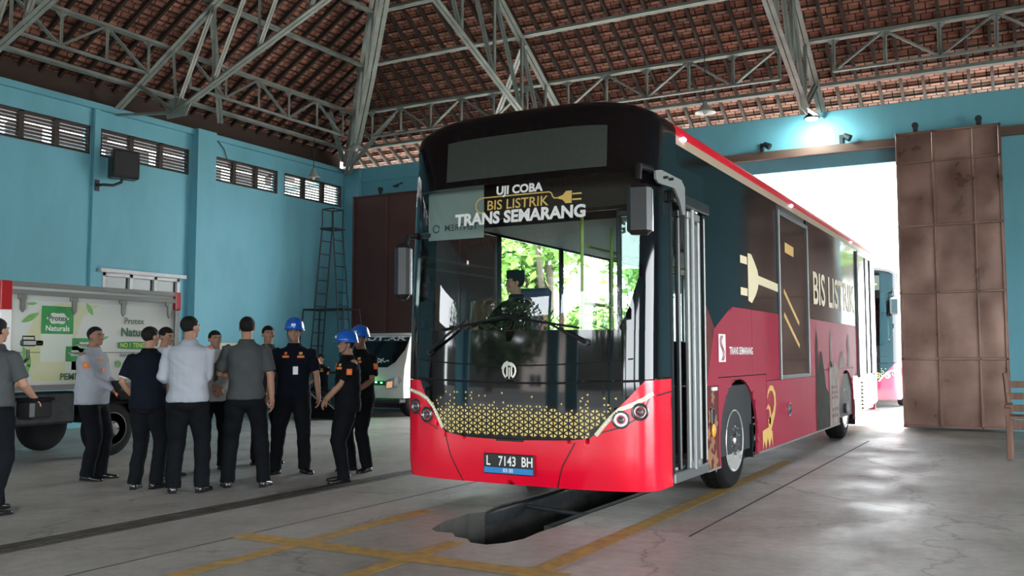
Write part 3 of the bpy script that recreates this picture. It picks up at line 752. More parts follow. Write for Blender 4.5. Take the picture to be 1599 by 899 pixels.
# ------------------------------------------------------------------ the bus
BX, BY = -3.98, 7.08           # nose centre
HW = 1.25; NB = .42; NN = 3.2; BL = 12.75
_tab = []
def _plan():
    pts = []; n = 240
    for i in range(n + 1):
        a = PI / 2 * i / n; x = HW * math.sin(a) ** (2 / NN) if a else 0; y = NB * (1 - math.cos(a) ** (2 / NN))
        pts.append((x, y))
    s = 0; _tab.append((0, 0, 0))
    for a, b in zip(pts[:-1], pts[1:]): s += math.hypot(b[0] - a[0], b[1] - a[1]); _tab.append((s, b[0], b[1]))
_plan(); U0 = _tab[-1][0]
import bisect
_us = [t[0] for t in _tab]
def plan(u):
    s = 1 if u >= 0 else -1; u = abs(u)
    if u >= U0: return V((s * HW, NB + u - U0, 0)), V((s, 0, 0))
    i = max(1, bisect.bisect_left(_us, u)); a, b = _tab[i - 1], _tab[i]; k = (u - a[0]) / (b[0] - a[0] or 1)
    x = a[1] + (b[1] - a[1]) * k; y = a[2] + (b[2] - a[2]) * k
    # smooth normal from neighbours
    lo, hi = max(0, i - 4), min(len(_tab) - 1, i + 4); dx, dy = _tab[hi][1] - _tab[lo][1], _tab[hi][2] - _tab[lo][2]; l = math.hypot(dx, dy)
    nx, ny = dy / l, -dx / l
    if i < 5: nx *= u / (_tab[5][0]) if _tab[5][0] else 1
    return V((s * x, y, 0)), V((s * nx, ny, 0)).normalized()
def ux(x):
    s = 1 if x >= 0 else -1; x = abs(x)
    for i in range(1, len(_tab)):
        if _tab[i][1] >= x: a, b = _tab[i - 1], _tab[i]; return s * (a[0] + (b[0] - a[0]) * (x - a[1]) / ((b[1] - a[1]) or 1))
    return s * U0
def uy(y): return U0 + (y - NB)      # on the side, y > NB
VT, RR = 3.39, .12
def S(u, v, off=0.):
    p, n = plan(u); front = max(0., 1 - max(0, p.y - .0) / .9)
    if v <= VT: z, d, nz = v, 0., 0.
    else: a = min((v - VT) / RR, 1.45); z = VT + RR * math.sin(a); d = RR * (1 - math.cos(a)); nz = math.sin(a)
    rake = .16 * max(0, min(1, (z - 1.1) / 2.3)) ** 1.4 * front
    tuck = .05 * max(0, (.55 - z) / .3) ** 2 * front
    crown = .115 * (1 - (p.x / HW) ** 4) * max(0, min(1, (z - 3.0) / .4)) * front if v > 3.0 else 0
    nn = (n * math.sqrt(max(0, 1 - nz * nz)) + V((0, 0, nz)))
    return V((p.x, p.y, z + crown)) - n * d + V((0, rake + tuck, 0)) + nn * off
def Sp(off): return lambda u, v: S(u, v, off)
def front_text(mb, txt, size, cx, cz, off=.006, **k):
    return text_on(mb, txt, size, lambda x, y: S(ux(cx + x), cz + y, off), **k)
def side_fn(y0, z0, off=.004, sx=1.): return lambda x, y: S(uy(y0 + x * sx), z0 + y, off)
def panel(name, m, poly, parent, du=.06, dv=.12, thick=.02, off=0.):
    mb = MB(); surf_patch(mb, poly, lambda u, v, o: S(u, v, o + off), du, dv, thick); return mb.build(name, m, parent, smooth=.7)
def mirror_poly(P): return [(-a, b) for a, b in P][::-1]
def make_wheel(parent, x, y, z=.5, side=1, dual=False):
    r = empty('wheel', (x, y, z)); r.parent = parent
    mb = MB(); s = side; w = .14
    mb.lathe([(.30, -w), (.40, -w - .005), (.465, -w + .01), (.495, -w + .045), (.50, -.06), (.50, .06), (.495, w - .045), (.465, w - .01), (.40, w + .005), (.30, w)], (0, 0, 0), 'x', 40)
    for k in (-.075, 0, .075): 
        mb.lathe([(.488, k - .008), (.503, k - .012), (.503, k - .02)], (0, 0, 0), 'x', 40)
    mb.build('tyre', M['black_rubber'], r, smooth=.6)
    mb = MB()
    f = s * (w + .004)
    prof = [(.325, f), (.315, f + s * .012), (.30, f + s * .004), (.285, f - s * .05), (.27, f - s * .07), (.19, f - s * .035), (.17, f - s * .01), (.12, f + s * .0), (.10, f - s * .02)]
    if dual: prof = [(.325, f), (.31, f + s * .01), (.30, f - s * .02), (.285, f - s * .12), (.20, f - s * .14), (.14, f - s * .10), (.12, f - s * .1)]
    mb.lathe(prof, (0, 0, 0), 'x', 40); mb.build('rim', M['wheel_alu'], r, smooth=.5)
    mb = MB()
    for k in range(10):
        a = 2 * PI * k / 10; c = V((f - s * (.045 if not dual else .12), .232 * math.cos(a), .232 * math.sin(a))); mb.cyl(c - V((s * .01, 0, 0)), c + V((s * .008, 0, 0)), .03, n=10)
    mb.build('hand_hole', M['black_plastic'], r)
    mb = MB()
    for k in range(10):
        a = 2 * PI * (k + .5) / 10; c = V((f - s * (.012 if not dual else .09), .145 * math.cos(a), .145 * math.sin(a))); mb.cyl(c, c + V((s * .035, 0, 0)), .016, .011, 6)
    mb.build('wheel_nut', M['chrome'], r)
    mb = MB(); mb.lathe([(.085, f - s * .02), (.085, f + s * .02), (.07, f + s * .035), (.0, f + s * .04)], (0, 0, 0), 'x', 20); mb.build('hub', M['chrome'] if not dual else M['dark_steel'], r, smooth=.5)
    return r
def make_bus(label, front_only=False, disp='off'):
    R = empty('city_bus', (BX, BY, 0), label=label, cat='bus'); P = R
    BG, RP = M['black_gloss'], M['red_paint']
    e = uy(.64)                                   # right end of the bumper
    # -- bumper
    xin = [(ux(1.18), 1.18), (ux(.98), .95), (ux(.80), .74), (ux(.74), .695), (ux(.55), .675), (ux(0), .655), (ux(-.45), .665), (ux(-.68), .70), (ux(-.76), .78), (ux(-.90), .97), (ux(-1.00), 1.16)]
    bump = [(-e, .27), (e, .27), (e, 1.19)] + xin + [(-e, 1.16)]
    panel('bumper', RP, bump, P, .05, .08, .03)
    gr = [(ux(1.18), 1.175)] + xin[1:-1] + [(ux(-1.0), 1.155)]
    panel('grille_panel', BG, gr + [], P, .05, .08, .02, -.004)
    # seams in the bumper
    mb = MB()
    for pts in ([(ux(-.68), .69), (ux(-.62), .5), (ux(-.50), .27)], [(ux(.62), .66), (ux(.50), .45), (ux(.44), .27)], [(ux(.82), .745), (ux(1.02), .80), (ux(1.16), .90), (ux(1.21), 1.05), (uy(.64), 1.08)], [(ux(-.76), .72), (ux(-.95), .80), (ux(-1.12), .93)]):
        fine = [(pts[i][0] + (pts[i + 1][0] - pts[i][0]) * q / 6, pts[i][1] + (pts[i + 1][1] - pts[i][1]) * q / 6) for i in range(len(pts) - 1) for q in range(6)] + [pts[-1]]
        mb = MB(); stroke(mb, fine, .010, Sp(.002)); mb.build('panel_seam', M['black_plastic'], P)
    # -- grille triangles
    mb = MB(); a = .054; w = a * .866; rnd = random.Random(3)
    nx = int(.95 / w)
    def inside(x, z):
        if z < .675 + .0: return False
        lim = .74 + .0
        if x > 0: edge = .78 + (z - .72) * .95
        else: edge = -(.72 + (z - .70) * .62)
        return x < edge - .045 if x > 0 else x > edge + .04
    for i in range(-nx - 1, nx + 1):
        for j in range(-1, 10):
            for o in (0, 1):
                x0, x1 = i * w, (i + 1) * w; zb = .655 + j * a + (a / 2 if i % 2 else 0)
                tri = [(x0, zb), (x0, zb + a), (x1, zb + a / 2)] if o == 0 else [(x1, zb - a / 2), (x1, zb + a / 2), (x0, zb)]
                cx = sum(p[0] for p in tri) / 3; cz = sum(p[1] for p in tri) / 3
                low = .685 + (.02 if abs(cx) > .5 else 0)
                if cz < low or not inside(cx, cz): continue
                top = .925 + .02 * math.sin(cx * 19) ; k = .58
                if cz > top:
                    if cz > 1.06 or rnd.random() < (.35 if cz < .97 else .86): continue
                    k = .42
                elif cz > .88: k = .52
                tri = [(cx + (x - cx) * k, cz + (z - cz) * k) for x, z in tri]
                if (tri[1][0] - tri[0][0]) * (tri[2][1] - tri[0][1]) - (tri[1][1] - tri[0][1]) * (tri[2][0] - tri[0][0]) < 0: tri = tri[::-1]
                mb.add([S(ux(x), z, .002) for x, z in tri], [(0, 1, 2)])
    mb.build('grille_pattern', M['yellow_print'], P)
    MB().box((.0, .02, .655), (.28, .05, .022), bev=.006).build('grille_handle', M['black_plastic'], P)
    # -- bonnet and black mask around the glass
    gz0, gz1 = 1.60, 2.94
    hood = [(ux(-1.03), 1.165), (ux(1.19), 1.19), (e, 1.20), (e, gz0), (-e, gz0), (-e, 1.17)]
    panel('bonnet', BG, [(-e, 1.17), (ux(-1.03), 1.165), (ux(0), 1.155), (ux(1.19), 1.19), (e, 1.20), (e, gz0), (-e, gz0)], P, .05, .1, .02)
    mb = MB(); stroke(mb, [(ux(-1.02 + 2.2 * i / 20), 1.15 + .03 * abs(i / 10 - 1) ** 2) for i in range(21)], .018, Sp(.003)); stroke(mb, [(ux(-1.1 + 2.2 * i / 20), 1.36 - .06 * (1 - abs(i / 10 - 1) ** 2)) for i in range(21)], .012, Sp(.002)); mb.build('bonnet_seam', M['black_rubber'], P)
    gl = [(ux(-1.08), gz0 + .02), (ux(.98), gz0), (ux(1.06), gz0 + .18), (ux(1.14), gz0 + .45), (ux(1.15), gz1), (ux(-1.10), gz1), (ux(-1.11), gz0 + .2)]
    right = [(e, gz0), (e, gz1), (ux(1.15), gz1), (ux(1.14), gz0 + .45), (ux(1.06), gz0 + .18), (ux(.98), gz0)]
    left = [(-e, gz1), (-e, gz0), (ux(.98), gz0), (ux(-1.08), gz0 + .02), (ux(-1.11), gz0 + .2), (ux(-1.10), gz1)]
    panel('pillar', BG, right, P, .05, .12, .03); panel('pillar', BG, left, P, .05, .12, .03)
    panel('windshield', M['glass'], gl, P, .05, .12, 0., -.004)
    dt = .80; dx0, dx1, dz0, dz1 = -.76, .86, 3.0, 3.30
    et = uy(.80)
    panel('front_cap', BG, [(-et, gz1), (et, gz1), (et, VT + RR * 1.45), (-et, VT + RR * 1.45)], P, .05, .05, .03)
    if True:
        mb = MB(); n = 30
        for i in range(n):
            x0, x1 = dx0 + (dx1 - dx0) * i / n, dx0 + (dx1 - dx0) * (i + 1) / n
            mb.add([S(ux(x0), dz0, .004), S(ux(x1), dz0, .004), S(ux(x1), dz1, .004), S(ux(x0), dz1, .004)], [(0, 1, 2, 3)])
        d = mb.build('destination_display', M['display'], P)
    # roof
    mb = MB(); rr = []
    for k in range(5):
        ring = []
        for i in range(-30, 31):
            u = (i / 30) * uy(1.2) if abs(i) < 30 else (1 if i > 0 else -1) * uy(BL)
            p = S(u, VT + RR * 1.45, -.002 - .0 * k); t = k / 4; c = V((0, max(p.y, .9) if p.y < .9 else p.y, p.z))
            q = p.lerp(V((0, c.y, p.z)), t); q.z = p.z + .06 * math.sin(t * PI / 2); ring.append(q)
        rr.append(ring)
    mb.rings(rr, cap=False, closed=False); mb.build('roof', mat('roof_paint', (.3, .02, .03), .35), P, smooth=True)
    # lamps
    LH = mat('lamp_reflector', (.5, .5, .5), .12, .9); LG = mat('lamp_glow_soft', (1, 1, 1), .2, emit=(.9, .88, 1), estr=.9); AM = mat('led_amber_strip', (.75, .68, .5), .25, .3)
    for s in (1, -1):
        # light strip along the upper edge of the lamp pocket
        pts = [(.80, .725), (.86, .80), (.925, .875), (.99, .94), (1.10, .985), (1.175, 1.03), (1.225, 1.075)] if s > 0 else [(-.705, .735), (-.755, .82), (-.82, .92), (-.90, .995), (-1.00, 1.035), (-1.12, 1.06), (-1.2, 1.07)]
        fine = []
        for i in range(len(pts) - 1):
            for q in range(4): fine.append(tuple(pts[i][c] + (pts[i + 1][c] - pts[i][c]) * q / 4 for c in (0, 1)))
        fine.append(pts[-1])
        mb = MB(); stroke(mb, [(ux(x), z) for x, z in fine], .034, Sp(.005)); st = mb.build('light_strip', AM, P)
        mb = MB()
        for i in range(4, len(fine) - 2): x, z = fine[i]; mb.ell(S(ux(x), z, .008), (.008, .008, .008), n=6, m=4)
        mb.build('led', mat('led_cream', (.9, .85, .7), .3), st)
        for (x, z, on) in (((1.005, .86, 1), (1.145, .925, 0)) if s > 0 else ((-.90, .845, 0), (-1.06, .915, 0))):
            c = S(ux(x), z, .002); _, nrm = plan(ux(x)); up = V((0, 0, 1)); rx = nrm.cross(up); Rm = Matrix((rx, nrm, up)).transposed()
            h = empty('headlight', c); h.parent = P
            mb = MB(); mb.lathe([(.072, -.01), (.074, .008), (.066, .012), (.058, .004), (.045, -.004), (.05, -.03), (.0, -.035)], (0, 0, 0), 'y', 24, Rm); mb.build('bezel', mat('lamp_dark_bezel', (.12, .12, .12), .2, .7) , h, smooth=.6)
            mb = MB(); mb.lathe([(.053, -.002), (.052, .004), (.047, .008), (.042, .004), (.041, -.002)], (0, 0, 0), 'y', 24, Rm, cap=False); mb.build('halo_ring', LG if on else LH, h, smooth=True)
            mb = MB(); mb.lathe([(.034, -.004), (.028, .012), (.014, .02), (.0, .022)], (0, 0, 0), 'y', 20, Rm); mb.build('lens', mat('lamp_lens_grey', (.10, .10, .11), .12, .3), h, smooth=True)
    # -- plate
    if not front_only:
        pl = MB().box((0, -.018, .45), (.50, .016, .175), bev=.006).build('license_plate', mat('plate_black', (.012, .012, .012), .4), P)
        MB().box((0, -.027, .395), (.48, .004, .048)).build('blue_band', mat('plate_blue', (.02, .22, .55), .4), pl)
        mb = MB(); fn = lambda x, y: V((x, -.0275, .472 + y))
        for t, cx in (('L', -.20), ('7143', -.01), ('BH', .185)): text_on(mb, t, .115, lambda x, y, c=cx: fn(x + c, y), bold=.002, xs=.78)
        text_on(mb, '03·30', .045, lambda x, y: V((x, -.0305, .396 + y)), bold=.0008); mb.build('plate_lettering', M['white_print'], pl)
        # emblem
        mb = MB(); fn = lambda x, y: S(ux(.0 + x), 1.255 + y, .012)
        stroke(mb, arc(0, 0, .062, -60, 240, 22, .066), .018, fn); stroke(mb, arc(0, 0, .075, 100, 170, 8, .08), .014, fn)
        for x in (-.022, .022): stroke(mb, [(x, -.05), (x, .0), (x, .035)], .017, fn)
        stroke(mb, [(-.045, .035), (0, .052), (.045, .035)], .014, fn); stroke(mb, [(0, -.07), (0, 0), (0, .03)], .012, fn); mb.build('emblem', M['chrome'], P)
        # lettering on the windshield
        mb = MB(); front_text(mb, 'UJI COBA', .105, .035, 2.865, bold=.004, xs=1.3, width=.47); mb.build('white_lettering', M['white_print'], P); mb = MB()
        front_text(mb, 'TRANS SEMARANG', .15, .03, 2.62, bold=.006, xs=1.3, width=1.32); mb.build('white_lettering', M['white_print'], P)
        GP = mat('golden_lettering', (.72, .48, .12), .5)
        mb = MB(); front_text(mb, 'BIS LISTRIK', .125, .02, 2.735, bold=.001, width=.62)
        fn = lambda x, z: S(ux(x), z, .006)
        # cord: loops round the left end and runs to the plug
        cord = arc(-.34, 2.745, .07, 290, 90, 10) + [(-.34 + .09 * i, 2.815) for i in range(1, 8)] + arc(.33, 2.775, .04, 90, 0, 4) + [(.39, 2.755), (.44, 2.755)]
        stroke(mb, cord, .011, fn); mb.build('golden_lettering', GP, P)
        mb = MB(); pg = [(.43, 2.745), (.47, 2.735), (.50, 2.70), (.555, 2.70), (.555, 2.81), (.50, 2.81), (.47, 2.775), (.43, 2.765)]
        surf_patch(mb, [(ux(x), z) for x, z in pg], lambda u, v, o: S(u, v, .006), .1, .1)
        mb.build('plug_sign', GP, P)
        for z in (2.73, 2.78): mb = MB(); stroke(mb, [(.56, z), (.60, z), (.645, z)], .014, fn); mb.build('plug_prong', GP, P)
    # -- wipers
    for pts, arm in (([(-.62, 1.52), (-.30, 1.72)], (-.95, 1.42)), ([(.10, 1.64), (.60, 1.62)], (.78, 1.44))):
        pass
    def wiper(piv, tip, b0, b1):
        w = empty('wiper', S(ux(piv[0]), piv[1], .02)); w.parent = P; o = S(ux(piv[0]), piv[1], .02)
        f = lambda x, z, of=.035: S(ux(x), z, of) - o
        mb = MB(); mb.cyl(f(*piv, -.02), f(*piv, .03), .03, n=12); mb.tube([f(*piv), f((piv[0] + tip[0]) / 2, (piv[1] + tip[1]) / 2, .05), f(*tip, .04)], [.02, .013, .009], 8); mb.build('wiper_arm', M['black_plastic'], w)
        mb = MB(); mb.tube([f(b0[0] + (b1[0] - b0[0]) * i / 8, b0[1] + (b1[1] - b0[1]) * i / 8, .022) for i in range(9)], .011, 6); mb.build('wiper_blade', M['black_rubber'], w)
    wiper((-.86, 1.42), (-.45, 1.70), (-.72, 1.62), (.10, 1.74)); wiper((.72, 1.50), (.35, 1.68), (-.08, 1.735), (.66, 1.62))
    # -- mirrors
    for s in (1, -1):
        mr = empty('mirror', (1.3, -.1, 2.53) if s > 0 else (-1.17, .03, 2.50)); mr.parent = P
        if s > 0:
            MB().box((-.09, .12, .05), (.20, .14, .42), Matrix.Rotation(.25, 3, 'Z'), bev=.035).build('mirror_housing', M['black_plastic'], mr)
            MB().box((-.075, .185, .05), (.15, .012, .35), Matrix.Rotation(.25, 3, 'Z'), bev=.004).build('mirror_glass', M['chrome'], mr)
            MB().tube([(-.10, .12, .30), (-.10, .14, .42), (-.10, .42, .44)], .03, 8).build('mirror_arm', M['black_plastic'], mr)
        else:
            MB().box((-.04, .05, -.32), (.16, .15, .54), Matrix.Rotation(-.3, 3, 'Z'), bev=.05).build('mirror_housing', M['black_plastic'], mr)
            MB().box((-.02, .115, -.32), (.11, .012, .44), Matrix.Rotation(-.3, 3, 'Z'), bev=.004).build('mirror_glass', M['chrome'], mr)
            MB().tube([(-.03, .06, -.1), (-.03, .12, .02), (.10, .35, .05)], .03, 8).build('mirror_arm', M['black_plastic'], mr)
    if front_only:
        MB().box((0, 9.4, 1.8), (2.4, .08, 3.0)).build('rear_wall', M['black_plastic'], P); MB().box((0, 5.2, 1.0), (2.36, 8.3, .06)).build('bus_floor', M['black_plastic'], P)
        MB().box((0, 5.2, 2.95), (2.3, 8.3, .2)).build('interior_ceiling', M['black_plastic'], P)
        # rest of the body, simple panels and wheels
        for s in (1, -1):
            pl = [(e, .28), (uy(9.5), .28), (uy(9.5), 1.9), (e, 1.9)]; pu = [(e, 1.9), (uy(9.5), 1.9), (uy(9.5), VT + RR * 1.45), (et, VT + RR * 1.45), (et, 2.94), (e, 2.94)]
            if s < 0: pl, pu = mirror_poly(pl), mirror_poly(pu)
            panel('side_panel', M['side_red'], pl, P, .4, .2, .02); panel('window_band', M['side_glass'], pu, P, .4, .05, .02)
            for y in (2.7, 8.0): make_wheel(P, s * 1.07, y, .5, s)
        if disp == 'on':
            mb = MB(); front_text(mb, 'TERMINAL', .2, .2, 3.17, .008, bold=.004, width=1.2); mb.build('led_lettering', mat('amber_led', (1, .4, .02), .4, emit=(1, .22, .01), estr=.5), P)
            mb = MB()
            for x in (-.5, .3): mb.box((x, 1.4, 1.45), (.45, .5, .9), bev=.08)
            mb.build('seat', mat('seat_fabric', (.12, .02, .03), .9), P)
            mb = MB()
            for x in (-.2, .95): mb.tube([(x, .9, 1.1), (x, .95, 2.2), (x, 1.3, 2.7)], .02, 6)
            mb.build('handrail', M['alu'], P)
        return R
    # -- door side
    sr, sg = M['side_red'], M['side_glass']; e2 = uy(1.60); DZ = 2.80
    panel('door_header', BG, [(e, 2.74), (e2, 2.74), (e2, 3.10), (et, 3.10), (et, 2.94), (e, 2.94)], P, .2, .1, .03)
    MB().box((HW + .03, 1.12, 2.78), (.05, 1.0, .10), bev=.01).build('door_canopy', M['black_plastic'], P)
    # upper dark band and roof rail
    mid0, mid1 = uy(4.57), uy(6.27); rd0, rd1 = uy(10.5), uy(12.02); end = uy(BL)
    zr0 = 3.28
    panel('side_glass', sg, [(e2, 1.9), (mid0, 1.9), (mid0, zr0), (e2, zr0)], P, .3, .12, .02); panel('side_glass', sg, [(e2, 1.9), (uy(1.905), 1.655), (uy(2.52), 1.9)], P, .3, .3, .02); panel('side_glass', sg, [(et, 3.10), (e2, 3.10), (e2, zr0), (et, zr0)], P, .3, .12, .02)
    panel('side_glass', sg, [(mid1, 1.9), (rd0, 1.9), (rd0, zr0), (mid1, zr0)], P, .3, .12, .02)
    panel('side_glass', sg, [(rd1, 1.0), (end, 1.0), (end, zr0), (rd1, zr0)], P, .3, .12, .02)
    BE = mat('roof_rail_reflection', (.36, .28, .20), .45, spec=.2)  # beige band holds a lit reflection in its colour
    panel('roof_rail', BE, [(et, zr0), (end, zr0), (end, 3.365), (et, 3.365)], P, .4, .05, .02)
    panel('roof_edge', mat('roof_edge_red', (.55, .01, .025), .5, spec=.15), [(et, 3.365), (end, 3.365), (end, VT + RR * 1.45), (et, VT + RR * 1.45)], P, .4, .04, .02)
    panel('roof_edge', M['red_paint'], mirror_poly([(et, VT + .0), (end, VT + .0), (end, VT + RR * 1.45), (et, VT + RR * 1.45)]), P, .4, .04, .02)
    # arches
    def arch(cy, r, z0=.28, n=12): return [(uy(cy + r * math.cos(a)), max(z0, .5 + (r - .0) * math.sin(a))) for a in [math.radians(-20 + 220 * i / n) for i in range(n + 1)]]
    A1 = [(u, z) for u, z in arch(2.55, .64)]   # from rear foot over the top to the front foot
    zs = 1.085
    t_up = lambda t: math.sin(t) > 0
    def lowpanel(name, m, y0, y1, wheel=None, z0=.28, z0b=None, zt=zs):
        P_ = [(uy(y0), z0)]
        if wheel:
            cy, r = wheel; a_ = math.degrees(math.asin((.5 - z0) / r)) 
            P_ += [(uy(cy + r * math.cos(t)), .5 + (.635 if t_up(t) else r) * math.sin(t)) for t in [math.radians(180 + a_ - (180 + 2 * a_) * i / 20) for i in range(21)]]
        P_ += [(uy(y1), z0b if z0b is not None else z0), (uy(y1), zt), (uy(y0), zt)]
        return panel(name, m, P_, P, .25, .1, .025)
    W1, W2 = (2.76, .72), (9.27, .70)
    # wheel arch top is trimmed just below the seam line
    lowpanel('front_skirt', M['side_maroon'], 1.60, 1.99)
    for a_, b_ in ((1.6, 2.02), (3.5, 8.55), (10.0, 11.0)): MB().box((HW + .004, (a_ + b_) / 2, .288), (.014, b_ - a_, .02)).build('skirt_trim', M['alu_white'], P)
    lowpanel('skirt_panel', sr, 2.0, 3.9, None if 0 else W1, zt=1.16)
    lowpanel('skirt_panel', M['red_paint'] if 0 else sr, 3.91, 7.3, zt=1.08)
    lowpanel('skirt_panel', sr, 7.31, 9.95, W2, zt=1.16)
    lowpanel('rear_skirt', mat('rear_panel_reflection', (.55, .46, .40), .2, coat=.4), 9.96, BL, None, .28, .46, 1.02)  # pale colour stands in for daylight reflected by the rear panel
    up1 = [(uy(1.62), 1.09), (uy(3.9), 1.165 if 0 else 1.09), (uy(3.9), 1.9), (uy(2.5), 1.9), (uy(1.92), 1.66)]
    for pr in ([(uy(1.62), 1.09), (uy(2.0), 1.09), (uy(2.0), 1.17), (uy(3.3), 1.17), (uy(3.3), 1.895), (uy(2.5), 1.895), (uy(1.90), 1.65)], [(uy(3.31), 1.17), (uy(3.91), 1.17), (uy(3.91), 1.09), (mid0, 1.09), (mid0, 1.895), (uy(3.31), 1.895)],
               [(mid1, 1.085), (uy(7.3), 1.085), (uy(7.3), 1.17), (uy(8.3), 1.17), (uy(8.3), 1.895), (mid1, 1.895)], [(uy(8.31), 1.17), (uy(9.96), 1.17), (uy(9.96), 1.03), (rd0, 1.03), (rd0, 1.895), (uy(8.31), 1.895)]):
        panel('belt_panel', sr, pr, P, .3, .2, .02)
    panel('front_post', M['side_maroon'], [(e2, 1.08), (uy(1.62), 1.08), (uy(1.90), 1.66), (e2, 1.9)], P, .3, .2, .02)
    # underlay so that seams read dark
    mb = MB(); mb.box((HW - .06, 2.0 + (BL - 2.0) / 2, 1.52), (.03, BL - 2.0, .8)); mb.build('side_frame', M['black_plastic'], P)
    # framed windows standing proud
    for (a, b, z0, z1, glm) in ((4.57, 6.27, 1.08, 3.2, sg), (10.5, 12.02, .98, 3.26, M['side_glass'])):
        w = empty('door_window', (HW, (a + b) / 2, z0)); w.parent = P; hw_ = (b - a) / 2; h = z1 - z0
        mb = MB()
        for sy in (-1, 1): mb.box((.016, sy * (hw_ - .015), h / 2), (.035, .035, h), bev=.006)
        for z in (.03, h - .03): mb.box((.016, 0, z), (.035, 2 * hw_, .05), bev=.006)
        mb.build('window_frame', M['alu'], w)
        MB().box((.008, 0, h / 2), (.012, 2 * hw_ - .06, h - .06)).build('window_pane', glm, w)
        if a < 5:
            fn = lambda x, y, hh=hw_: V((.0155, x, y))
            for pq, ww in (([(-.5, 1.68), (.0, 1.66)], .13), ([(-.6, 1.12), (.25, .72)], .06), ([(-.6, .82), (.25, .42)], .06)): mb = MB(); stroke(mb, pq, ww, fn); mb.build('cord_print', M['gold_print'], w)
        else:
            MB().box((.018, .2, h / 2), (.02, .04, h - .1)).build('centre_post', M['alu'], w)
    # prints on the side
    side = side_fn
    mb = MB(); fn = lambda y, z: S(uy(y), z, .004)
    plug = [(3.17, 1.99), (3.32, 1.97), (3.48, 2.06), (3.58, 2.14), (3.62, 2.2), (4.55, 2.165), (4.55, 2.265), (3.62, 2.3), (3.58, 2.36), (3.46, 2.44), (3.32, 2.52), (3.17, 2.52)]
    surf_patch(mb, [(uy(y), z) for y, z in plug], lambda u, v, o: S(u, v, .004), .4, .2)
    mb.build('plug_print', M['beige_print'], P)
    for z in (2.08, 2.43): mb = MB(); stroke(mb, [(2.86, z), (3.14, z)], .085, fn); mb.build('prong_print', M['beige_print'], P)
    mb = MB(); text_on(mb, 'BIS LISTRIK', .66, lambda x, y: S(uy(8.45 + x), 2.33 + y - (0), .004), bold=.012, width=3.55, xs=1); mb.build('side_lettering', M['beige_print'], P)
    mb = MB(); text_on(mb, 'TRANS SEMARANG', .11, lambda x, y: S(uy(2.86 + x), 1.43 + y, .004), bold=.002, width=.92); mb.build('white_lettering', M['white_print'], P)
    mb = MB(); surf_patch(mb, [(uy(2.02), 1.32), (uy(2.26), 1.32), (uy(2.26), 1.60), (uy(2.02), 1.60)], lambda u, v, o: S(u, v, .004), .4, .4)
    fn5 = lambda y, z: S(uy(y), z, .004); lg = mb.build('emblem', M['white_print'], P)
    mb = MB()
    for k in (0, 1, 2):
        o_ = k * .035; stroke(mb, [(2.11 + o_ * .4 + .055 * math.sin(-t * 3.1), 1.335 + .25 * (t + 1) / 2) for t in [-1 + i / 6 for i in range(13)]], .014, lambda y, z, oo=o_: S(uy(y + oo * .5), z, .006))
    mb.build('emblem_line', sr, lg)
    # ornaments
    mb = MB(); fnu = lambda u, v, o: S(u, v, .004)
    def taper(pts, ws):
        n = len(pts); Lp, Rp = [], []
        for i in range(n):
            p, q = pts[max(i - 1, 0)], pts[min(i + 1, n - 1)]; dx, dy = q[0] - p[0], q[1] - p[1]; l = math.hypot(dx, dy); nx, ny = -dy / l * ws[i] / 2, dx / l * ws[i] / 2
            Lp.append((pts[i][0] + nx, pts[i][1] + ny)); Rp.append((pts[i][0] - nx, pts[i][1] - ny))
        mb.add([S(uy(y), z, .004) for y, z in Lp + Rp], [(i + n, i + n + 1, i + 1, i) for i in range(n - 1)])
    taper([(3.92, .88), (3.97, .95), (4.07, 1.0), (4.19, .99), (4.29, .91), (4.30, .80), (4.24, .70), (4.12, .61), (3.98, .54)], [.02, .05, .06, .07, .08, .085, .09, .12, .20])
    taper([(3.88, .76), (3.96, .79), (4.04, .75), (4.06, .68), (4.02, .58)], [.015, .05, .06, .07, .09])
    surf_patch(mb, [(uy(y), z) for y, z in [(3.68, .52), (4.02, .55), (4.14, .48), (4.16, .30), (4.07, .42), (3.99, .30), (3.91, .43), (3.83, .30), (3.76, .40), (3.68, .30)]], lambda u, v, o: S(u, v, .005), .3, .3); mb.build('curl_print', M['gold_print'], P)
    # batik figure ahead of the front wheel
    mb = MB()
    for (y, z, r) in ((1.68, .42, .07), (1.86, .36, .06), (1.78, .55, .05), (1.88, .72, .05), (1.72, .80, .05), (1.8, .98, .04), (1.66, .64, .04)):
        surf_patch(mb, [(uy(y + r * (1 + .35 * math.cos(5 * t)) * math.cos(t) * 1.2), z + r * (1 + .35 * math.cos(5 * t)) * math.sin(t) * 1.5) for t in [2 * PI * i / 20 for i in range(20)]], fnu, .3, .3)
    mb.build('batik_print', mat('brown_gold_print', (.30, .15, .08), .4), P)
    # towers and old buildings print
    DK = mat('dark_green_print', (.045, .05, .035), .7, spec=.1, col2=(.035, .03, .028), vscale=5); PW = mat('pale_photo_print', (.42, .36, .33), .7, spec=.1, col2=(.26, .20, .18), vscale=6)
    mb = MB(); sil = [(6.75, .30), (7.75, .30), (7.72, .8), (7.5, .9), (7.35, 1.2), (7.2, 1.45), (7.1, 1.42), (6.98, 1.2), (6.92, 1.6), (6.84, 1.78), (6.80, 1.6), (6.78, 1.0)]
    surf_patch(mb, [(uy(y), z) for y, z in sil], fnu, .3, .3); mb.build('foliage_print', DK, P)
    mb = MB()
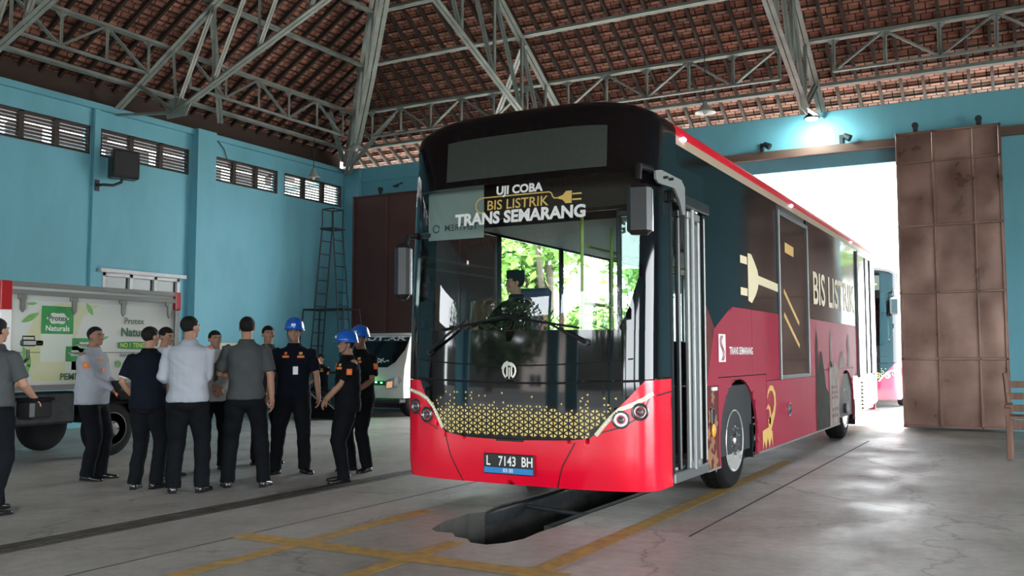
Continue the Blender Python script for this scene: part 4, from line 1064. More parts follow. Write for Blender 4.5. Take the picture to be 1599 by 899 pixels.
    for poly in ([(7.76, .30), (8.5, .30), (8.52, .6), (8.58, .95), (8.6, 1.15), (8.2, 1.3), (8.06, 1.18), (7.92, 1.3), (7.78, 1.25)], [(7.86, 1.2), (8.02, 1.2), (8.02, 1.62), (7.94, 1.78), (7.86, 1.62)], [(9.4, 1.18), (9.62, 1.18), (9.60, 1.6), (9.5, 1.74), (9.42, 1.6)], [(8.6, 1.18), (9.2, 1.18), (9.1, 1.35), (8.9, 1.45), (8.7, 1.35)]):
        surf_patch(mb, [(uy(y), z) for y, z in poly], fnu, .3, .3)
    mb.build('mosque_print', PW, P)
    mb = MB()
    for k, z in enumerate((.42, .52, .7, .78, .86)):
        for y in (7.95, 8.12, 8.3): surf_patch(mb, [(uy(y), z), (uy(y + .1), z), (uy(y + .1), z + .045), (uy(y), z + .045)], lambda u, v, o: S(u, v, .0055), .3, .3)
    mb.build('arcade_print', M['side_maroon'], P)
    # fuel lid, lights, vents
    c = S(uy(5.02), .70, .004); mb = MB(); mb.lathe([(.085, -.004), (.085, .012), (.075, .016), (.05, .004), (.0, .02)], c, 'x', 20); mb.build('filler_cap', M['chrome'], P, smooth=.6)
    for y in (2.35, 7.0): 
        pass
    for y, z in ((1.01, 3.36), (5.38, 3.36), (10.0, 3.36)):
        mb = MB(); mb.ell(S(uy(y), z, .012), (.02, .055, .018), n=10, m=6); mb.build('marker_light', mat('marker_lens', (.9, .5, .6), .2, emit=(1, .65, .9), estr=3), P, smooth=True)
    MB().box((HW + .008, 1.84, 1.06), (.02, .16, .035), bev=.004).build('marker_light', M['badge_white'], P)
    MB().box((HW + .01, 1.76, .80), (.025, .09, .16), bev=.01).build('side_handle', M['black_plastic'], P)
    mb = MB(); mb.ell((HW + .012, 1.78, .66), (.02, .05, .07), n=12, m=6); mb.build('side_reflector', mat('amber_reflector', (.7, .35, .05), .3), P, smooth=True)
    for k in range(8):
        MB().box((HW + .012, 11.15, .42 + k * .066), (.03, .62, .022), Matrix.Rotation(.5, 3, 'Y'), bev=.004).build('vent_slat', M['black_plastic'], P)
    MB().box((HW + .003, 11.15, .65), (.006, .66, .56)).build('vent_backing', mat('vent_reflection_green', (.35, .42, .08), .35), P)  # green-yellow reflection of the vents put into the backing colour
    # skirts on the far side, floor and interior
    for nm, m_, pr in (('far_side_panel', sr, [(-e, .28), (-e, 1.9), (-uy(BL), 1.9), (-uy(BL), .28)]),):
        panel(nm, m_, [(-e, .28), (-uy(BL), .28), (-uy(BL), 1.5), (-e, 1.5)][::-1], P, .5, .3, .02)
    ys = [.64, 2.0, 3.6, 5.2, 6.8, 8.4, 10.0, 11.6, BL]
    for a, b in zip(ys[:-1], ys[1:]):
        panel('window_post', M['black_plastic'], [(-uy(b), 1.5), (-uy(b) + .1, 1.5), (-uy(b) + .1, VT), (-uy(b), VT)], P, .3, .5, .02)
        panel('far_window', M['clear_glass'], [(-uy(b) + .1, 1.5), (-uy(a), 1.5), (-uy(a), 2.72), (-uy(b) + .1, 2.72)], P, .8, .8, 0.)
    panel('far_header', M['black_plastic'], [(-uy(BL), 2.72), (-e, 2.72), (-e, VT + .02), (-uy(BL), VT + .02)], P, .8, .2, .02)
    GI = mat('interior_grey', (.32, .33, .33), .6); GD = mat('interior_dark', (.03, .032, .034), .6)
    MB().box((0, 1.2, .36), (2.36, 1.6, .06)).build('entry_floor', GI, P)
    mb = MB(); mb.box((-.5, 7.2, .38), (1.4, 11, .06)); mb.box((0, 7.2, .38), (2.36, 11, .06)); mb.build('bus_floor', GI, P)
    mb = MB()
    for s in (-1, 1):
        for yy in (2.62, 9.22): MB().box((s * .98, yy, .72), (.50, 1.34, .7)).build('wheel_housing', GD, P)
    MB().box((0, 7, 3.02), (2.3, 11.5, .05)).build('interior_ceiling', mat('interior_white', (.20, .20, .19), .7), P)
    mb = MB(); mb.box((0, BL - .05, .9), (2.44, .06, 1.2)); mb.box((0, BL - .05, 3.15), (2.44, .06, .5)); 
    for s in (-1, 1): mb.box((s * 1.1, BL - .05, 2.2), (.26, .06, 1.6))
    mb.build('rear_wall', sr, P)
    MB().box((0, BL - .05, 2.2), (1.96, .02, 1.5)).build('rear_window', M['clear_glass'], P)
    # dashboard
    mb = MB(); mb.box((-.30, .48, 1.36), (1.5, .5, .24), bev=.08); mb.box((-.72, .52, 1.52), (.62, .34, .16), bev=.07); mb.box((-.3, .30, 1.2), (1.6, .08, .8)); mb.build('dashboard', mat('dash_plastic', (.05, .06, .065), .45), P)
    st = empty('steering_wheel', (-.70, .82, 1.66)); st.parent = P; Rm = Matrix.Rotation(math.radians(28), 3, 'X')
    mb = MB(); ring = [Rm @ V((.22 * math.cos(t), .22 * math.sin(t), 0)) for t in [2 * PI * i / 32 for i in range(33)]]; mb.tube(ring, .017, 8); mb.build('wheel_rim', M['black_plastic'], st, smooth=True)
    mb = MB(); mb.cyl(Rm @ V((0, 0, -.04)), Rm @ V((0, 0, .01)), .06)
    for a in (0, 120, 240): mb.tube([(0, 0, -.01), Rm @ V((.21 * math.sin(math.radians(a)), -.21 * math.cos(math.radians(a)), 0))], .014, 6)
    mb.tube([(0, 0, 0), (0, -.12, -.3)], .03); mb.build('wheel_hub', M['black_plastic'], st)
    MB().box((-.32, .62, 1.60), (.14, .05, .05), bev=.01).build('red_console_light', mat('red_glow', (.9, .02, .03), .3, emit=(1, .02, .03), estr=1.5), P)
    def seat(x, y, z, m_, nm='seat'):
        s = empty(nm, (x, y, z)); s.parent = P
        MB().box((0, 0, 0), (.44, .42, .12), bev=.04).build('seat_cushion', m_, s); MB().box((0, .24, .40), (.42, .11, .72), Matrix.Rotation(-.12, 3, 'X'), bev=.04).build('seat_back', m_, s)
        MB().box((0, 0, -.22), (.2, .2, .36)).build('seat_base', GD, s)
    SF = mat('bus_seat_fabric', (.05, .07, .12), .9)
    seat(-.64, 1.38, 1.34, SF, 'driver_seat')
    dl = MB().box((.14, 2.2, 2.98), (.10, .10, .03), bev=.01).build('cabin_fill_lamp', mat('cabin_fill_glow', (1, 1, 1), .3, emit=(1, 1, .95), estr=14), P); dd = bpy.data.lights.new('cabin_fill_light', 'POINT'); dd.energy = 6; dd.shadow_soft_size = .08; do = bpy.data.objects.new('cabin_fill_light', dd); COL.objects.link(do); do.parent = dl; do.location = (.14, 2.2, 2.88)  # lamp and point light added to brighten the driver's cab
    MB().box((-.62, 1.1, .62), (1.15, 1.5, .5)).build('driver_platform', GD, P)
    for y in (4.2, 5.2, 6.2, 7.2, 8.3, 9.6):
        for x in (-.95, -.48): seat(x, y, .82, SF)
    for y in (7.4, 8.4, 9.6): 
        for x in (.95,): seat(x, y, .82, SF)
    MB().box((.05, .62, 2.93), (2.2, .10, .46), bev=.03).build('front_bulkhead', mat('bulkhead_brown', (.035, .022, .018), .6), P)
    MB().box((-.02, 7, 2.86), (2.28, 11.4, .26)).build('air_duct', mat('duct_dark', (.05, .05, .05), .7), P)
    # cabin partition and handrails
    MB().box((-.62, 1.92, 1.9), (1.15, .03, 2.1)).build('cab_partition', mat('partition_tint', (.03, .04, .045), .15), P) if 0 else None
    mb = MB()
    for x, y in ((.12, 1.25), (.12, 2.0), (.62, 2.1), (-.15, 4.6), (.6, 5.2), (-.15, 7.0), (.6, 7.8)): mb.cyl((x, y, .4), (x, y, 3.0), .018, n=8)
    for x in (-.15, .6): mb.cyl((x, 2, 2.55), (x, 11, 2.55), .016, n=8)
    mb.cyl((.12, 1.25, 1.9), (.12, 2.0, 1.9), .018, n=8); mb.cyl((.12, 2, 2.4), (.62, 2.1, 2.4), .018, n=8); mb.build('handrail', mat('lime_rail', (.45, .60, .10), .3), P)
    # plant-like white pot seen behind the glass, part of the dash
    vi = MB().box((-.78, .34, 2.74), (.62, .012, .50)).build('banner_reflection', mat('banner_reflection_grey', (.30, .33, .32), .6), P)  # grey sheet standing in for a banner mirrored in the windshield
    mb = MB(); text_on(mb, 'TENTREM', .085, lambda x, y: V((-.72 - x, .333, 2.60 + y)), bold=.001); mb.f = [f[::-1] for f in mb.f]; stroke(mb, arc(-1.0, 2.60, .035, 0, 340, 14), .014, lambda x, y: V((x, .333, y))); mb.build('mirrored_lettering', mat('banner_reflection_ink', (.05, .06, .06), .5), vi)
    pt = empty('plant_pot', (.10, .52, 1.50)); pt.parent = P
    mb = MB(); mb.lathe([(.05, 0), (.075, .12), (.08, .12), (.0, .11)], n=16); mb.build('pot', M['white_print'], pt, smooth=.6)
    mb = MB()
    for i in range(9):
        a = i * 2.4; d = V((math.cos(a), math.sin(a), 0)); sd = V((-math.sin(a), math.cos(a), 0)) * .012; h = .18 + .03 * (i % 4); p0 = V((0, 0, .1)); p1 = p0 + d * .04 + V((0, 0, h * .6)); p2 = p0 + d * .11 + V((0, 0, h))
        mb.add([p0 - sd, p0 + sd, p1 + sd * 1.4, p1 - sd * 1.4, p2], [(0, 1, 2, 3), (3, 2, 4)])
    mb.build('leaves', mat('pot_leaves', (.08, .2, .05), .5), pt)
    # -- open door with folded leaves
    mb = MB(); mb.box((HW - .35, 1.12, .345), (.7, .94, .05), bev=.01); mb.box((HW + .0, 1.12, .33), (.05, .96, .09), bev=.01); mb.build('door_step', M['alu'], P)
    mb = MB(); mb.box((HW - .02, .66, 1.6), (.05, .06, 2.5)); mb.box((HW - .02, 1.58, 1.6), (.05, .06, 2.5)); mb.build('door_frame', M['black_plastic'], P)
    for k, (x, y, a) in enumerate(((HW - .01, 1.43, PI / 2), (HW - .06, 1.0, .15), (HW - .20, .74, .1))):
        d = empty('door_leaf', (x, y, .36)); d.parent = P; d.rotation_euler = (0, 0, a)
        mb = MB()
        for xx in (-.31, .0): mb.box((xx, 0, 1.12), (.045, .045, 2.34), bev=.012)
        for z in (.04, 2.32): mb.box((-.155, 0, z), (.35, .045, .07), bev=.01)
        mb.build('leaf_frame', M['alu_white'] if k < 1 else M['black_plastic'], d)
        MB().box((-.155, 0, 1.12), (.29, .008, 2.26)).build('leaf_glass', M['alu'] if k == 0 else M['clear_glass'], d)
        if k == 2: MB().tube([(-.04, -.03, .3), (-.04, -.09, .4), (-.04, -.09, 1.9), (-.04, -.03, 2.0)], .014, 8).build('grab_handle', M['chrome'], d)
    mb = MB(); mb.cyl((HW + .01, 1.20, .36), (HW + .01, 1.20, 2.76), .03, n=14); mb.build('door_shaft', M['alu'], P, smooth=.6)
    mb = MB(); mb.box((HW + .012, 1.56, 1.55), (.02, .02, 2.3), bev=.008); mb.build('door_seal', M['alu_white'], P)
    # perforated bracket of the door-side mirror
    mb = MB(); br = [(0, 0), (.05, -.03), (.34, -.03), (.44, -.12), (.50, -.24), (.55, -.24), (.55, .0), (.48, .06), (.10, .09), (0, .07)]
    mb.prism(br, .02, (HW + .03, .20, 2.86), (.12, .99, 0), (0, 0, 1)); b_ = mb.build('mirror_bracket', M['alu_white'], P)
    mb = MB()
    for t in (.14, .24): mb.cyl((HW + .0 + t * .12, .2 + t * .99, 2.89), (HW + .08 + t * .12, .2 + t * .99, 2.89), .012, n=8)
    mb.build('bolt', M['dark_steel'], b_)
    MB().box((ux(0) + 1.10, .30, 1.98), (.05, .03, .10), Matrix.Rotation(.7, 3, 'Z'), bev=.006).build('door_switch', M['badge_white'], P)
    # wheels, arches, chassis
    for s in (1, -1):
        make_wheel(P, s * 1.08, 2.62, .5, s); make_wheel(P, s * 1.08, 9.22, .5, s, True)
    mb = MB()
    for cy, ra_ in ((2.76, .735), (9.27, .715)):
        for s in (1, -1):
            rr = [[V((s * xx, cy + ra_ * math.cos(a), .5 + .65 * math.sin(a))) for a in [math.radians(-18 + 216 * i / 16) for i in range(17)]] for xx in (1.20, .72)]
            mb.rings(rr, cap=False, closed=False)
    mb.build('wheel_arch', M['black_rubber'], P)
    mb = MB()
    for x in (-.45, .45): mb.box((x, 6.4, .42), (.09, 11.6, .14))
    mb.cyl((-.95, 2.62, .5), (.95, 2.62, .5), .06); mb.cyl((-.95, 9.22, .5), (.95, 9.22, .5), .09); mb.ell((0, 9.22, .5), (.24, .24, .22)); mb.box((-.2, 5.6, .42), (1.2, 1.8, .2), bev=.03); mb.box((.1, 4.6, .4), (1.6, .9, .22), bev=.03)
    mb.build('chassis', M['dark_steel'], P)
    for s in (1, -1): MB().box((s * 1.08, 10.0, .40), (.36, .02, .44)).build('mud_flap', M['black_rubber'], P); MB().box((s * 1.08, 3.22, .45), (.36, .02, .36)).build('mud_flap', M['black_rubber'], P)
    return R
bus = make_bus('long red and black city bus with golden lettering parked over the inspection pit')
bus2 = make_bus('red and black bus outside the doorway, partly hidden by the rusty sliding door', True, 'on')
bus2.location = (-4.15, 24.6, 0)
# ------------------------------------------------------------------ box truck and white truck
def small_wheel(parent, x, y, r=.36, side=1):
    w = empty('wheel', (x, y, r)); w.parent = parent; s = side; hw = .11; k = r / .36
    mb = MB(); mb.lathe([(.20 * k, -hw), (.28 * k, -hw - .004), (.335 * k, -hw + .02), (.36 * k, -hw + .05), (.36 * k, hw - .05), (.335 * k, hw - .02), (.28 * k, hw + .004), (.20 * k, hw)], (0, 0, 0), 'x', 32); mb.build('tyre', M['black_rubber'], w, smooth=.6)
    f = s * hw; mb = MB(); mb.lathe([(.225 * k, f), (.215 * k, f + s * .008), (.20 * k, f - s * .03), (.15 * k, f - s * .035), (.13 * k, f - s * .005), (.08 * k, f + s * .005), (.0, f + s * .01)], (0, 0, 0), 'x', 28); mb.build('rim', mat('grey_wheel', (.22, .22, .22), .4, .6), w, smooth=.6)
    mb = MB()
    for i in range(12): a = 2 * PI * i / 12; c = V((f - s * .03, .178 * k * math.cos(a), .178 * k * math.sin(a))); mb.cyl(c, c + V((s * .008, 0, 0)), .014 * k, n=8)
    for i in range(5): a = 2 * PI * i / 5; c = V((f, .09 * k * math.cos(a), .09 * k * math.sin(a))); mb.cyl(c, c + V((s * .02, 0, 0)), .012, n=6)
    mb.build('wheel_nut', M['dark_steel'], w)
TXs = -11.09                           # side facing the camera
T = empty('box_truck', (TXs - .85, 8.3, 0), label='small delivery truck with a white box body carrying a green printed advert', cat='truck')
WB = mat('box_white', (.50, .52, .50), .45, var=.05, vscale=2); y0, y1 = -1.42, 1.35; zb, zt = .98, 2.30
MB().box((0, (y0 + y1) / 2, (zb + zt) / 2), (1.70, y1 - y0, zt - zb), bev=.02).build('cargo_box', WB, T)
TR = mat('box_rail_grey', (.20, .20, .19), .45, .4)
mb = MB(); mb.box((.87, (y0 + y1) / 2, zt - .02), (.06, y1 - y0, .06)); mb.box((.875, (y0 + y1) / 2, zt - .12), (.05, y1 - y0, .06)); mb.build('top_rail', TR, T)
mb = MB(); mb.box((.87, (y0 + y1) / 2, zb - .01), (.08, y1 - y0, .07)); mb.build('bottom_rail', TR, T)
RD = mat('corner_red', (.42, .01, .015), .35)
MB().box((.875, y0 + .07, 2.13), (.07, .15, .36), bev=.01).build('corner_post', RD, T); MB().box((.876, y0 + .07, 1.5), (.065, .15, .9), bev=.01).build('corner_post', M['white_print'], T)
MB().box((.875, y1 - .05, 2.18), (.07, .10, .26), bev=.01).build('corner_post', RD, T); MB().box((.873, y1 - .05, 1.5), (.06, .08, 1.1), bev=.01).build('corner_post', TR, T)
for y in (-1.14, -.42, .34, 1.13):
    h = empty('hinge', (.9, y, 2.12)); h.parent = T
    MB().box((0, 0, 0), (.04, .11, .06), bev=.008).build('hinge_plate', TR, h); mb = MB(); mb.prism([(-.035, .02), (.035, .02), (.028, -.16), (.0, -.20), (-.028, -.16)], .03, (.01, 0, 0), (0, 1, 0), (0, 0, 1)); mb.build('hinge_strap', TR, h)
# advert
AX = .852
def ad(y, z, k=0): return V((AX + .0025 * k, y, z))
def adpoly(mb, pts, k): 
    tr = tessellate_polygon([[V((a, b, 0)) for a, b in pts]]); o = [ad(a, b, k) for a, b in pts]
    mb.add(o, [t if (pts[t[1]][0] - pts[t[0]][0]) * (pts[t[2]][1] - pts[t[0]][1]) - (pts[t[1]][1] - pts[t[0]][1]) * (pts[t[2]][0] - pts[t[0]][0]) > 0 else t[::-1] for t in tr])
sheet = MB(); adpoly(sheet, [(y0 + .16, 1.03), (y1 - .12, 1.03), (y1 - .12, 2.08), (y0 + .16, 2.08)], 1)
AD = sheet.build('advert_sheet', mat('advert_white', (.56, .58, .54), .5), T)
def adp(name, pts, m, k=2): mb = MB(); adpoly(mb, pts, k); return mb.build(name, m, AD)
YG = mat('advert_yellow', (.50, .52, .24), .5, col2=(.55, .56, .40), vscale=3); GR = mat('advert_green', (.035, .26, .07), .45, var=.15, vscale=6); G2 = mat('advert_leaf', (.12, .33, .08), .45, col2=(.2, .42, .15), vscale=9); GW = mat('advert_pale', (.55, .60, .52), .5); DKG = mat('advert_text', (.03, .06, .04), .5); GT = mat('advert_lime', (.55, .70, .12), .5)
adp('yellow_swoosh', [(-.95, 1.05), (-.15, 1.05), (-.1, 1.3), (-.35, 1.6), (-.25, 1.9), (0, 2.06), (-.6, 2.06), (-.9, 1.95), (-1.05, 1.6), (-1.0, 1.3)], YG, 2)
def leafp(cy, cz, l, w, a):
    c, s = math.cos(a), math.sin(a); pts = [(t, w * math.sin(PI * t)) for t in [i / 8 for i in range(9)]] + [(t, -w * math.sin(PI * t)) for t in [1 - i / 8 for i in range(1, 8)]]
    return [(cy + l * (x - .5) * c - y * s, cz + l * (x - .5) * s + y * c) for x, y in pts]
for q in ((-1.03, 1.36, .30, .05, -1.2), (-1.0, 1.86, .28, .04, .5), (-.15, 2.0, .2, .035, -1.0), (-1.08, 1.15, .3, .07, .9), (.1, 1.62, .12, .02, .3), (-.98, 2.04, .15, .02, .1)): adp('printed_leaf', leafp(*q), G2, 3)
def pack(cy, cz, w, h):
    adp('product_print', [(cy - w / 2, cz - h / 2), (cy + w / 2, cz - h / 2), (cy + w / 2, cz + h / 2), (cy - w / 2, cz + h / 2)], GW, 3)
    adp('product_print', [(cy - w / 2, cz), (cy + w / 2, cz), (cy + w / 2, cz + h / 2), (cy - w / 2, cz + h / 2)], GR, 4)
    adp('cloud_print', [(cy + w * .32 * (1 + .12 * math.cos(6 * t)) * math.cos(t), cz + h * .28 + h * .1 * (1 + .12 * math.cos(6 * t)) * math.sin(t)) for t in [2 * PI * i / 30 for i in range(30)]], GW, 5)
    mb = MB(); text_on(mb, 'Protex', w * .22, lambda x, y: ad(cy + x, cz + h * .28 + y, 6), bold=.002); mb.build('brand_lettering', DKG, AD)
pack(-.62, 1.66, .46, .72); pack(-.22, 1.40, .36, .42); pack(-.36, 1.30, .26, .40)
mb = MB(); text_on(mb, 'Naturals', .10, lambda x, y: ad(-.62 + x, 1.73 + y, 6), bold=.001); mb.build('white_lettering', M['white_print'], AD)
mb = MB(); text_on(mb, 'PEMBALUT', .12, lambda x, y: ad(-.28 + x, 1.10 + y, 6), bold=.003)
text_on(mb, 'Protex', .12, lambda x, y: ad(.56 + x, 1.86 + y, 6), bold=.002); text_on(mb, 'Naturals', .16, lambda x, y: ad(.62 + x, 1.70 + y, 6), bold=.006); text_on(mb, 'SIAP BEBAS', .06, lambda x, y: ad(.48 + x, 1.38 + y, 6), bold=.001)
mb.build('dark_lettering', mat('advert_dark_green', (.03, .10, .05), .5), AD)
adp('green_pill', [(.62 + .32 * max(-1, min(1, 1.6 * math.cos(t))), 1.52 + .055 * math.sin(t)) for t in [2 * PI * i / 24 for i in range(24)]], GR, 3)
mb = MB(); text_on(mb, 'NO 1 TENGGAP', .085, lambda x, y: ad(.62 + x, 1.52 + y, 6), bold=.002, width=.56); mb.build('lime_lettering', GT, AD)
adp('round_mark', arc(.32, 1.26, .05, 0, 345, 16), G2, 3)
mb = MB(); mb.box((AX + .004, (y0 + y1) / 2, 1.42), (.004, y1 - y0 - .3, .008)); mb.build('panel_seam', M['dark_steel'], T)
mb = MB(); mb.box((0, -.4, .76), (1.3, 4.4, .14)); mb.box((.5, .9, .62), (.2, .6, .3)); mb.box((.72, -.85, .70), (.24, 1.1, .42), bev=.03); mb.build('chassis', M['dark_steel'], T)
MB().box((.76, .3, .72), (.05, .7, .02)).build('mud_guard', M['black_plastic'], T)
mb = MB(); rr = [[V((xx, .28 + .46 * math.cos(a), .40 + .46 * math.sin(a))) for a in [math.radians(10 + 160 * i / 12) for i in range(13)]] for xx in (.86, .5)]; mb.rings(rr, cap=False, closed=False); mb.build('mud_guard', M['black_plastic'], T)
for s in (1, -1): small_wheel(T, s * .72, .28, .37, s); small_wheel(T, s * .72, -2.2, .37, s)
# cab, reaching out of the picture on the left
cab = [(-2.72, .45), (-1.6, .45), (-1.6, 1.95), (-1.75, 2.0), (-2.25, 1.98), (-2.62, 1.4), (-2.74, 1.1)]
CW = mat('cab_white', (.55, .56, .56), .25, coat=.5)
mb = MB(); mb.prism(cab, 1.62, (0, 0, 0), (0, 1, 0), (0, 0, 1)); mb.build('cab', CW, T)
mb = MB(); mb.prism([(-2.5, 1.35), (-1.8, 1.3), (-1.8, 1.85), (-2.22, 1.85)], 1.64, (0, 0, 0), (0, 1, 0), (0, 0, 1)); mb.build('cab_window', M['side_glass'], T)
# white truck in the corner, nose towards the camera
VT_ = empty('light_truck', (-13.02, 16.8, 0), label='white light truck with dark windshield and green grille lights in the far corner', cat='truck'); T2 = VT_
WT = mat('truck_white', (.66, .68, .64), .3, coat=.5)
prof = [(0, .42), (-.02, .70), (.02, 1.08), (.34, 1.80), (.55, 1.90), (1.6, 1.92), (1.6, .42)]
def nose(x, z, off=0.):
    pr = prof[:5]
    for (a, za), (b, zb2) in zip(pr[:-1], pr[1:]):
        if za <= z <= zb2: y = a + (b - a) * (z - za) / (zb2 - za); break
    else: y = prof[0][0] if z < .42 else pr[-1][0]
    w = .83 - max(0, z - 1.08) * .10; cr = .22 * max(0, abs(x) / w - .6) ** 2 * 2.5
    return V((x, y + cr - off, z))
mb = MB(); rings_ = []
zs_ = [.42, .55, .7, .85, 1.0, 1.08, 1.2, 1.35, 1.5, 1.65, 1.8, 1.88]
for z in zs_:
    w = .83 - max(0, z - 1.08) * .10
    if z > 1.8: w -= (z - 1.8) * .6
    ring = [nose(w * (-1 + 2 * i / 14) * 1., z) for i in range(15)] + [V((w, 1.6, z)), V((-w, 1.6, z))]
    rings_.append(ring)
mb.rings(rings_); mb.build('cab', WT, T2, smooth=.5)
mb = MB(); surf = lambda x, z, k=.006: nose(x, z, k)
def tpoly(name, pts, m, k=.006, parent=None):
    mb = MB(); surf_patch(mb, pts, lambda u, v, o: nose(u, v, k), .08, .08); return mb.build(name, m, parent or T2)
ws = tpoly('windshield', [(-.72, 1.14), (-.55, 1.10), (.42, 1.10), (.60, 1.22), (.74, 1.50), (.77, 1.82), (-.77, 1.82), (-.76, 1.4)], M['side_glass'])
tpoly('sun_strip', [(-.74, 1.68), (.74, 1.68), (.77, 1.82), (-.77, 1.82)], M['black_plastic'], .009, ws)
mb = MB(); text_on(mb, 'MUTIAR', .15, lambda x, y: nose(.02 + x, 1.752 + y, .013), bold=.004, width=1.35, xs=1.3); mb.build('strip_lettering', M['white_print'], ws)
mb = MB()
for i, (x, z, w) in enumerate(((.12, 1.28, .30), (.25, 1.24, .36), (.10, 1.22, .26))): stroke(mb, [(x - w / 2 + w * t / 8, z + .02 * math.sin(t * 1.9 + i)) for t in range(9)], .022, lambda a, b: nose(a, b, .012))
mb.build('windshield_script', M['white_print'], ws)
tpoly('grille', [(-.5, .70), (.5, .70), (.52, .80), (-.52, .80)], M['black_plastic'])
for s in (1, -1):
    hl = tpoly('headlight', [(s * x, z) for x, z in [(.42, .62), (.70, .66), (.80, .80), (.76, .90), (.55, .86), (.40, .80)]][::s], mat('lamp_clear', (.32, .32, .31), .2, .4), .012)
    tpoly('indicator', [(s * x, z) for x, z in [(.44, .64), (.60, .66), (.60, .80), (.46, .78)]][::s], mat('indicator_warm', (.9, .5, .3), .2, emit=(1, .55, .3), estr=.12), .016, hl)
    MB().box((s * 1.0, .3, 1.45), (.1, .07, .3), bev=.02).build('mirror', M['black_plastic'], T2)
for x, z in ((.02, .77), (.02, .72), (.15, .77), (.30, .76)):
    mb = MB(); mb.ell(nose(x, z, .012), (.022, .012, .014), n=8, m=6); mb.build('green_light', mat('green_led', (.05, 1, .2), .3, emit=(.03, 1, .15), estr=25), T2, smooth=True)
tpoly('bumper', [(-.84, .44), (.84, .44), (.84, .60), (-.84, .60)], WT, .03)
pl = MB().box((-.25, -.05, .55), (.42, .015, .14), bev=.005).build('license_plate', M['white_print'], T2)
mb = MB(); text_on(mb, 'L 769', .09, lambda x, y: V((-.25 + x, -.0605, .55 + y)), bold=.001, width=.30); mb.build('plate_lettering', M['black_plastic'], pl)
mb = MB(); mb.box((0, .1, .36), (1.6, .25, .1), bev=.02); mb.box((0, 1.1, .5), (1.2, 2, .2)); mb.build('under_body', M['dark_steel'], T2)
for s in (1, -1): small_wheel(T2, s * .70, .55, .34, s)
# ------------------------------------------------------------------ people
def ik(a, c, l1, l2, pole):
    d = c - a; L_ = d.length; mx = (l1 + l2) * .995
    if L_ > mx: c = a + d * (mx / L_); d = c - a; L_ = mx
    k = (l1 * l1 - l2 * l2 + L_ * L_) / (2 * L_); h = math.sqrt(max(0, l1 * l1 - k * k)); n = d.normalized(); p = (pole - n * pole.dot(n)).normalized()
    return a + n * k + p * h, c
def ering(c, rx, ry, n=20, sq=2.3, tilt=None):
    out = []
    for i in range(n):
        t = 2 * PI * i / n; ct, st_ = math.cos(t), math.sin(t)
        p = V((rx * abs(ct) ** (2 / sq) * (1 if ct > 0 else -1), ry * abs(st_) ** (2 / sq) * (1 if st_ > 0 else -1), 0))
        out.append(V(c) + p)
    return out
def hand(mb, w, d, palm, side, curl=.5, spread=1., s=1.):
    """w wrist, d direction of the fingers, palm normal, side +1 for the person's right hand"""
    d = d.normalized(); pn = (palm - d * palm.dot(d)).normalized(); ac = d.cross(pn) * side          # across, towards the thumb
    R = Matrix((ac, d, pn)).transposed()
    mb.ell(w + d * .045 * s, (.040 * s, .052 * s, .017 * s), R, 12, 8)
    mb.tube([w - d * .03, w + d * .02], [.026 * s, .028 * s], 10, round_cap=True)
    for k, ln in enumerate((.068, .078, .073, .058)):
        x = (.028 - .0185 * k) * s; base = w + d * (.078 - .004 * abs(k - 1.3)) * s + ac * x; ang = 0; p = base; pts = [w + d * .05 * s + ac * x, base]; dd = (d + ac * (.10 * (1.2 - k)) * spread).normalized()
        for j, fr in enumerate((.45, .32, .25)):
            ang += curl * (.75, .95, .7)[j]; v = dd * math.cos(ang) + pn * math.sin(ang); p = p + v * ln * fr * s; pts.append(p)
        mb.tube(pts, [.0095 * s, .0095 * s, .0088 * s, .008 * s, .007 * s], 8, round_cap=True)
    b = w + d * .022 * s + ac * .03 * s; pts = [w + d * .01 * s + ac * .012 * s, b]; v = (d * .75 + ac * .65 + pn * .25).normalized(); p = b + v * .034 * s; pts.append(p); v = (d * .9 + ac * .25 + pn * (.3 + .4 * curl)).normalized(); pts.append(p + v * .03 * s)
    mb.tube(pts, [.013 * s, .013 * s, .0105 * s, .0085 * s], 8, round_cap=True)
